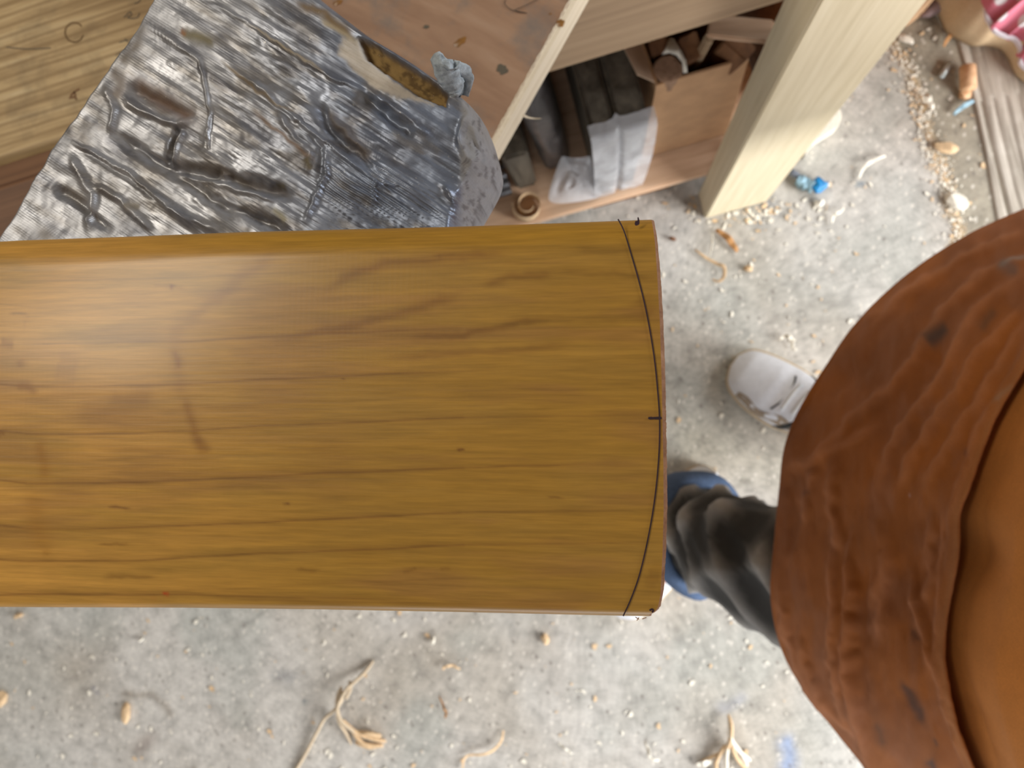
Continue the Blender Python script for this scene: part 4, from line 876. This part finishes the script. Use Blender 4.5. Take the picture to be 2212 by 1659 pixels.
tv, tf = tube([P(x, y, .146) for x, y in edge_], .0035, 8); obj('white_binding', tv, tf, M_HEMW, bag)

# ------------------------------------------------------------------ person
per = thing('person', 'person in a tan-brown suede apron, charcoal jeans and white trainers standing at the right', 'person', (.40, -.13, 0))
cuffc = P(1486, 1148, .135); L_ank = cuffc * [1, 1, 0] + np.array([-.018, -.02, .085]); kneeL = np.array([.285, -.215, .50])
R_toe = P(1588, 778, .03); R_dir = np.array(P(1738, 884, .04)) - R_toe; R_dir[2] = 0; R_dir /= np.linalg.norm(R_dir)
R_ank = R_toe * [1, 1, 0] + R_dir * .225 + [0, 0, .09]
L_toe = P(1318, 1352, .03); L_dir = L_ank - L_toe; L_dir[2] = 0; L_dir /= np.linalg.norm(L_dir); L_toe = L_ank * [1, 1, 0] - L_dir * .168 + [0, 0, .03]
kneeR = np.array([.36, -.01, .50]); pel = np.array([.46, -.14, .93])
nodes = [(pel, .13), ((.455, -.23, .88), .095), (kneeL, .058), (L_ank, .040), (L_ank * [1, 1, 0] - L_dir * .12 + [0, 0, .035], .030),
         ((.455, -.05, .88), .095), (kneeR, .058), (R_ank, .040), (R_toe * [1, 1, 0] + R_dir * .11 + [0, 0, .035], .030),
         ((.48, -.14, 1.15), .13), ((.49, -.14, 1.38), .12), ((.47, -.14, 1.48), .055), ((.44, -.14, 1.60), .085), ((.43, -.14, 1.70), .08),
         ((.49, -.32, 1.36), .055), ((.53, -.38, 1.12), .045), ((.50, -.38, .92), .032), ((.49, .04, 1.36), .055), ((.53, .10, 1.12), .045), ((.50, .10, .92), .032)]
edges = [(0, 1), (1, 2), (2, 3), (3, 4), (0, 5), (5, 6), (6, 7), (7, 8), (0, 9), (9, 10), (10, 11), (11, 12), (12, 13), (10, 14), (14, 15), (15, 16), (10, 17), (17, 18), (18, 19)]
for hand, base_i in (((.50, -.38, .92), 16), ((.50, .10, .92), 19)):
    h0 = np.array(hand); nodes.append((h0 + [-.005, 0, -.06], .026)); pi_ = len(nodes) - 1; edges.append((base_i, pi_))
    for k in range(4):
        nodes.append((h0 + [-.035 + .022 * k, 0, -.10], .0095)); nodes.append((h0 + [-.035 + .022 * k, .01, -.14 - (.01 if k in (1, 2) else 0)], .0085)); edges += [(pi_, len(nodes) - 2), (len(nodes) - 2, len(nodes) - 1)]
    nodes.append((h0 + [-.05, .01, -.055], .010)); nodes.append((h0 + [-.06, .012, -.085], .009)); edges += [(pi_, len(nodes) - 2), (len(nodes) - 2, len(nodes) - 1)]
porg = ORG[per.name][0]
me = bpy.data.meshes.new('body'); me.from_pydata([tuple(np.array(p_, float) - porg) for p_, r in nodes], edges, []); body = bpy.data.objects.new('body', me); C.objects.link(body); body.parent = per; ORG['body'] = ORG[per.name]
sk = body.modifiers.new('skin', 'SKIN'); sk.use_smooth_shade = True
for i, (p_, r) in enumerate(nodes): me.skin_vertices[0].data[i].radius = (r, r); me.skin_vertices[0].data[i].use_root = (i == 0)
ss = body.modifiers.new('sub', 'SUBSURF'); ss.levels = 2; ss.render_levels = 2; me.materials.append(M_SKIN)
# jumper over the torso
def loft(centers, radii, n_=40, fold=None, seed=0, closed=True):
    cs = smoothpath(centers, 10); N = len(cs); rs = np.array([np.interp(np.linspace(0, len(radii) - 1, N), range(len(radii)), [r[k] for r in radii]) for k in (0, 1)]).T; V = []
    for i in range(N):
        t = cs[min(i + 1, N - 1)] - cs[max(i - 1, 0)]; t /= np.linalg.norm(t); a = np.cross([0, 1.0, 0], t); a /= np.linalg.norm(a); b = np.cross(t, a)
        for k in range(n_):
            th = 2 * math.pi * k / n_; d = fold(i / (N - 1), th) if fold else 0
            V.append(cs[i] + a * (rs[i][0] + d) * math.cos(th) + b * (rs[i][1] + d) * math.sin(th))
    f = grid_faces(N, n_, False, True)
    if closed: f += [tuple(range(n_)), tuple(range((N - 1) * n_, N * n_))]
    return np.array(V), f, cs
V, f, _ = loft([(.465, -.14, .86), (.475, -.14, 1.0), (.485, -.14, 1.2), (.49, -.14, 1.36), (.485, -.14, 1.45)], [(.15, .19), (.135, .18), (.135, .20), (.12, .20), (.06, .08)])
mb = MB(); mb.add(V, f)
for sy in (-1, 1): V, f, _ = loft([(.49, -.14 + sy * .15, 1.38), (.51, -.14 + sy * .215, 1.24), (.53, -.14 + sy * .24, 1.12), (.505, -.14 + sy * .24, .94)], [(.07, .07), (.062, .062), (.055, .055), (.042, .042)], 24); mb.add(V, f)
obj('jumper', *mb.get(), M_SWEATER, per)
V = []; 
for i in range(9):
    ph = math.pi * .5 * i / 8
    for k in range(24): th = 2 * math.pi * k / 24; V.append((.445 + .098 * math.cos(th) * math.cos(ph), -.14 + .09 * math.sin(th) * math.cos(ph), 1.67 + .11 * math.sin(ph)))
obj('hair', V, grid_faces(9, 24, False, True) + [tuple(range(24))], M_HAIR, per)
# jeans: two legs with strong folds
def foldL(t, th):
    tw_ = th + 2.6 * t
    rg_ = lambda v: 1 - 2 * abs(math.sin(v)) ** .8
    return .009 * (1 - t) ** .5 * rg_(27 * t + 1.5 * math.sin(th + .6) + .5 * math.sin(3 * th)) * (.45 + .55 * math.sin(th - .9)) + .006 * rg_(2.5 * th + 12 * t) * (1 - .5 * t) + .004 * rg_(19 * t - 3 * th)
mb = MB()
V, f, csL = loft([cuffc + [0, 0, -.012], P(1536, 1166, .21), P(1602, 1198, .30), (.245, -.215, .42), (.285, -.215, .50), (.36, -.215, .66), (.455, -.21, .90)], [(.060, .074), (.062, .076), (.064, .078), (.068, .086), (.070, .088), (.080, .088), (.11, .11)], 64, foldL); 
mb.add(V, f)
V, f, csR = loft([R_ank + [0.01, 0, .03], (.37, -.03, .25), kneeR, (.40, -.03, .72), (.455, -.07, .90)], [(.068, .070), (.066, .068), (.074, .078), (.085, .09), (.11, .11)], 48, foldL); mb.add(V, f)
V, f, _ = loft([(.455, -.14, .78), (.46, -.14, .9), (.465, -.14, 1.0)], [(.12, .17), (.145, .19), (.13, .175)], 40); mb.add(V, f)
jv, jf = mb.get(); jc = []  # jc puts fold shading into the colour: ridges lighter, creases darker
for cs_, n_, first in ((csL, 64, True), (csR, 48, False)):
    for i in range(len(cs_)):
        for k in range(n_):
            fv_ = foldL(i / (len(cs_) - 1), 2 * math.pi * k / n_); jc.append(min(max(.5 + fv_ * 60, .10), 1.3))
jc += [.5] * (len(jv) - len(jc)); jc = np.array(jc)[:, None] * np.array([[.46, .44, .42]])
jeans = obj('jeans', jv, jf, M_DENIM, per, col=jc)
def cuff(c_, ax, rx, ry, nm='turn_up', seed=0):
    ax = np.array(ax, float); ax /= np.linalg.norm(ax); a = np.cross([0, 1.0, 0], ax); a /= np.linalg.norm(a); b = np.cross(ax, a); V = []; prof = [(-.030, .95), (-.034, 1.04), (-.024, 1.12), (0, 1.15), (.018, 1.13), (.028, 1.06), (.032, .96), (.030, .88)]
    for s, k in prof:
        for q in range(48): th = 2 * math.pi * q / 48; w_ = k + .03 * math.sin(3 * th + seed) + .015 * math.sin(7 * th); V.append(c_ + ax * (s + .004 * math.sin(2 * th)) + a * rx * w_ * math.cos(th) + b * ry * w_ * math.sin(th))
    o = obj(nm, V, grid_faces(len(prof), 48, False, True), M_CUFF, jeans, solid=.002); o['label'] = 'light blue turned-up cuff'
cuff(csL[3] + [.004, 0, 0], csL[9] - csL[0], .066, .084); cuff(R_ank + [.01, 0, .045], (0, 0, 1), .068, .070, seed=2)
# trainers
def trainer(toe, d, nm_label, toe_side):
    toe = np.array(toe, float) * [1, 1, 0]; s_ = np.cross([0, 0, 1.0], d)      # d: toe -> heel
    Lg = .295; prof = [(0, .012, 0), (.012, .034, -.003), (.035, .046, -.004), (.07, .053, -.003), (.11, .054, 0), (.16, .045, .003), (.21, .040, .002), (.26, .036, 0), (.285, .024, 0), (.295, .008, 0)]
    pr = smoothpath([(a_, b_, c_) for a_, b_, c_ in prof], 6)
    def hz(x): return np.interp(x, [0, .02, .05, .09, .13, .17, .22, .295], [.030, .046, .056, .066, .084, .100, .098, .090])
    # sole
    V = []; levels = [(0.001, .93), (.006, 1.0), (.022, 1.03), (.028, 1.0), (.029, .92)]
    N = len(pr)
    loop = [(x, w, c_) for x, w, c_ in pr] + [(x, -w, c_) for x, w, c_ in pr[::-1]]
    for z, k in levels:
        for x, w, c_ in loop: xx = .1475 + (x - .1475) * (1 + (k - 1) * .35); V.append(toe + d * xx + s_ * (w * k + c_ * toe_side) + [0, 0, z])
    M_ = len(loop); shoe_p = per
    sole = obj('sole', V, grid_faces(len(levels), M_, False, True) + [tuple(range(M_)), tuple(range((len(levels) - 1) * M_, len(levels) * M_))], M_SOLE, shoe_p)
    # upper
    V = []; K = 22
    for x, w, c_ in pr:
        top_ = hz(x); w2 = w * .95
        for k in range(K + 1):
            a_ = math.pi * k / K; cx_ = math.cos(a_); sx_ = max(math.sin(a_), 0)
            wob = .0014 * math.sin(x * 210) * sx_ * (.06 < x < .16)
            V.append(toe + d * x + s_ * (cx_ * w2 + c_ * toe_side) + [0, 0, .026 + (top_ - .026) * sx_ ** .9 + wob])
    up = obj('shoe_upper', V, grid_faces(len(pr), K + 1), M_SHOE, shoe_p)
    # side stripes in black, a suede overlay, lace bars
    def onside(x, ang, lift=.0012):
        w = np.interp(x, pr[:, 0], pr[:, 1]) * .95; c_ = np.interp(x, pr[:, 0], pr[:, 2]); cx_ = math.cos(ang); sx_ = math.sin(ang)
        n_ = s_ * cx_ + np.array([0, 0, 1.0]) * sx_
        return toe + d * x + s_ * (cx_ * w + c_ * toe_side) + [0, 0, .026 + (hz(x) - .026) * max(sx_, 0) ** .9] + n_ * lift
    for side in (0, 1):
        for x0 in (.118, .150, .182):
            V = []
            for i in range(10):
                q = i / 9; an = .02 + 1.0 * q; an = math.pi - an if side else an
                for dx in (-.006, .006): V.append(onside(x0 + dx + .018 * q, an))
            o = obj('side_stripe', V, grid_faces(10, 2), M_BLACK, up, solid=.001)
    for sgn in (1,) if toe_side == 1 else (0,):
        V = []
        for i in range(24):
            x = .035 + .17 * i / 23; hi = .62 + .30 * i / 23 + .10 * math.sin(i * .8)
            for q in (0.0, .5, 1.0): an = .0 + hi * q; V.append(onside(x, math.pi - an if sgn else an, .0007))
        obj('suede_overlay', V, grid_faces(24, 3), M_SUEDEGREY, up)
    for k in range(5):
        x0 = .105 + .017 * k; path = [onside(x0 + .004 * math.cos(a_ * 2), a_, .002) for a_ in np.linspace(1.05, 2.1, 9)]; tv, tf = tube(path, .0026, 8, True, .5); obj('lace', tv, tf, M_LACE, up)
    V = []
    for i in range(12):
        q = i / 11; V += [onside(.088 + .006 * math.sin(q * math.pi), .85 + 1.4 * q, .0009), onside(.091 + .006 * math.sin(q * math.pi), .85 + 1.4 * q, .0009)]
    obj('vamp_slit', V, grid_faces(12, 2), M_BLACK, up)
    return up
trainer(R_toe, R_dir, 'right', 1); trainer(L_toe, L_dir, 'left', -1)

# suede apron
hem = smoothpath([(2560, 440), (2450, 420), (2330, 430), (2212, 458), (2080, 520), (1960, 600), (1860, 695), (1795, 785), (1735, 880), (1702, 965), (1690, 1060), (1680, 1160), (1671, 1270), (1680, 1350), (1702, 1420), (1740, 1485), (1785, 1545), (1860, 1640), (1930, 1720), (2080, 1860), (2350, 2040)], 16)
ZH = .46
hemw = np.array([P(x, y, ZH) for x, y in hem])
cx0, cy0 = .455, -.14
def apron_pt(t_idx, z):
    h_ = hemw[t_idx]; q = np.clip((z - ZH) / (.93 - ZH), 0, 1.35); k = 1 - .34 * q ** 1.15 if q <= 1 else .66 - .02 * (q - 1)
    return np.array([cx0 + (h_[0] - cx0) * k, cy0 + (h_[1] - cy0) * k, z])
zrows = np.concatenate([np.linspace(ZH, .88, 120), np.linspace(.89, 1.26, 26)])
NT = len(hem)
def frame(i):
    a_ = hemw[max(i - 2, 0)]; b_ = hemw[min(i + 2, NT - 1)]; t = b_ - a_; t /= np.linalg.norm(t); nrm = np.array([t[1], -t[0], 0])
    if nrm @ (hemw[i] - [cx0, cy0, ZH]) < 0: nrm = -nrm
    return nrm
nrmH = np.array([frame(i) for i in range(NT)])
def apron_layer(rows_for, off_fn, chart_seed):
    pass
ridges = [([(2212, 505), (2080, 560), (1960, 640), (1880, 720)], 7, .004), ([(2212, 560), (2120, 600), (2040, 680), (1980, 780), (1920, 850), (1850, 900), (1760, 1000)], 9, .006), ([(2200, 600), (2110, 680), (2060, 780), (1990, 880), (1930, 960), (1900, 1060)], 8, .005),
    ([(2212, 660), (2130, 760), (2080, 850), (2020, 920), (1970, 1000), (1930, 1080)], 8, .006), ([(2212, 700), (2160, 800), (2100, 900), (2040, 1000), (2000, 1060)], 8, .005), ([(2140, 880), (2110, 960), (2080, 1060), (2050, 1130)], 7, .004),
    ([(1700, 1010), (1760, 990), (1830, 960), (1900, 920)], 9, .004), ([(1760, 1010), (1745, 1080), (1740, 1130)], 8, .004), ([(1808, 1000), (1800, 1080), (1812, 1160), (1830, 1190)], 7, .005), ([(1848, 1150), (1842, 1220), (1836, 1330), (1833, 1440), (1850, 1540), (1885, 1659)], 6, .008), ([(1805, 1180), (1798, 1300), (1800, 1400), (1815, 1500), (1850, 1600)], 7, .005),
    ([(1690, 1260), (1700, 1370), (1740, 1460), (1800, 1560)], 8, .005), ([(1725, 1370), (1748, 1440), (1790, 1520), (1850, 1590)], 6, .004), ([(1970, 1230), (1985, 1310), (2010, 1400), (2040, 1480), (2070, 1580), (2100, 1659)], 6, .006), ([(1925, 1180), (1905, 1270), (1900, 1380)], 10, .004), ([(2020, 1120), (2010, 1180), (2020, 1240), (1995, 1310)], 8, .004),
    ([(2045, 1090), (2040, 1180), (2030, 1300), (2030, 1390), (2045, 1480)], 5, .003), ([(1870, 690), (1930, 660), (2010, 600)], 10, .003), ([(1760, 860), (1830, 820), (1900, 760)], 14, -.004), ([(1720, 1000), (1715, 1100), (1710, 1200)], 12, -.004), ([(1870, 1200), (1862, 1340), (1860, 1450), (1880, 1560)], 10, -.005), ([(2040, 760), (1990, 830)], 10, -.003)]
pline = smoothpath([(2500, 520), (2330, 660), (2212, 828), (2180, 885), (2150, 945), (2128, 1010), (2108, 1070), (2091, 1112), (2088, 1160), (2082, 1220), (2068, 1290), (2060, 1350), (2056, 1400), (2062, 1455), (2078, 1530), (2098, 1600), (2122, 1670), (2170, 1780), (2300, 1990)], 6)
# height of the pocket mouth for each hem station
zl = np.zeros(NT)
zz = np.linspace(.55, .99, 260)
for i in range(NT):
    pts3 = np.array([apron_pt(i, z) for z in zz]); q = proj(pts3)
    d, t, s = dpoly(q, pline); k = int(np.argmin(d)); zl[i] = zz[k]
ker = np.ones(7) / 7; zl = np.convolve(np.pad(zl, 3, mode='edge'), ker, mode='valid')
hy = proj(np.array([apron_pt(i, zl[i]) for i in range(NT)]))[:, 1]; gapw = np.exp(-((hy - 1190) / 70) ** 2) + .8 * np.clip((hy - 1380) / 150, 0, 1)
def colour(Qp, lower=True):
    n_ = len(Qp); b_ = np.tile(lin((156, 88, 28)), (n_, 1))
    b_ = mixc(b_, lin((122, 66, 24)), np.clip((fbm(Qp[:, 0] / 130, Qp[:, 1] / 130, 4, 91) - .45) * 5, 0, 1) * .6)
    if lower:
        b_ = mixc(b_, lin((148, 92, 58)), np.clip((fbm(Qp[:, 0] / 30, Qp[:, 1] / 90, 4, 95) - .5) * 5, 0, 1) * .5)
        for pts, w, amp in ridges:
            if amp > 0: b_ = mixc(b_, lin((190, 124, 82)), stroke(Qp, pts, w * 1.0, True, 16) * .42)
        for pts, cc, w, k in [([(2004, 745), (2030, 725), (2052, 708)], (64, 54, 52), 15, .85), ([(2120, 720), (2135, 690), (2150, 670)], (74, 58, 48), 10, .5), ([(2165, 585), (2190, 560), (2215, 552)], (150, 140, 134), 5, .7), ([(2160, 572), (2200, 590)], (84, 76, 74), 14, .6), ([(2190, 830), (2170, 850), (2150, 870)], (146, 124, 104), 5, .6),
            ([(1950, 1468), (1972, 1500), (1996, 1550), (2004, 1565)], (70, 48, 42), 9, .85), ([(1890, 1560), (1915, 1610)], (84, 54, 36), 10, .6), ([(2010, 1640), (2025, 1659)], (62, 52, 56), 12, .85), ([(1975, 1360), (1985, 1385)], (78, 44, 26), 8, .6), ([(2020, 1590), (2030, 1610)], (76, 50, 40), 5, .7), ([(2085, 985), (2100, 975)], (94, 50, 36), 9, .5), ([(1965, 1068), (1968, 1072)], (190, 150, 140), 2.5, .8), ([(1745, 1060), (1752, 1070)], (90, 46, 26), 10, .6)]:
            b_ = mixc(b_, lin(cc), stroke(Qp, pts, w, True, 12) * k)
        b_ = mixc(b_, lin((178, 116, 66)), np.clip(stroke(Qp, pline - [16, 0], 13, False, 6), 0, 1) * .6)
    else: b_ = mixc(b_, lin((206, 132, 60)), np.ones(n_) * .8)
    return b_
apron_org = per
# main hide, tucked 7 mm behind the pocket layer
V = np.array([apron_pt(i, z) - nrmH[i] * ((.009 + .007 * gapw[i]) if z < zl[i] else (.009 + .007 * gapw[i]) * (1 - min(1, (z - zl[i]) / .05)) - .003 * min(1, (z - zl[i]) / .05)) for i in range(NT) for z in zrows])
NR_ = len(zrows); Qp = proj(V)
m_ = np.repeat(nrmH, NR_, 0); V = V + m_ * (.006 * (fbm(V[:, 0] * 9 + V[:, 1] * 9, V[:, 2] * 7, 3, 33) - .5))[:, None]
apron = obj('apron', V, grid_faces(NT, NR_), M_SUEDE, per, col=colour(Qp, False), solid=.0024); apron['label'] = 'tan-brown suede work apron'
# pocket / lower panel over it
V = []; NP_ = 150
for i in range(NT):
    for j in range(NP_):
        q = j / (NP_ - 1); z = ZH - .004 + (zl[i] - ZH + .004) * q; V.append(apron_pt(i, z) + nrmH[i] * (.001 + .004 * np.clip((q - .9) / .1, 0, 1)))
V = np.array(V); Qp = proj(V); disp = np.zeros(len(V))
for pts, w, amp in ridges: disp += amp * .95 * stroke(Qp, pts, w * 1.55, True, 14)
disp += .010 * (fbm(Qp[:, 0] / 70, Qp[:, 1] / 150, 3, 41) - .5) + .002 * (fbm(Qp[:, 0] / 18, Qp[:, 1] / 50, 3, 43) - .5)
qq = np.tile(np.linspace(0, 1, NP_), NT); disp *= np.clip(qq * 25, 0.15, 1) * np.clip((1 - qq) * 14, .35, 1)
hemr = .0016 * np.exp(-((1 - qq - .03) / .012) ** 2) + .0014 * np.exp(-((qq - .01) / .01) ** 2); disp += hemr
V = V + np.repeat(nrmH, NP_, 0) * disp[:, None] * .9 + np.array([0, 0, 1.0]) * (disp * .35)[:, None]
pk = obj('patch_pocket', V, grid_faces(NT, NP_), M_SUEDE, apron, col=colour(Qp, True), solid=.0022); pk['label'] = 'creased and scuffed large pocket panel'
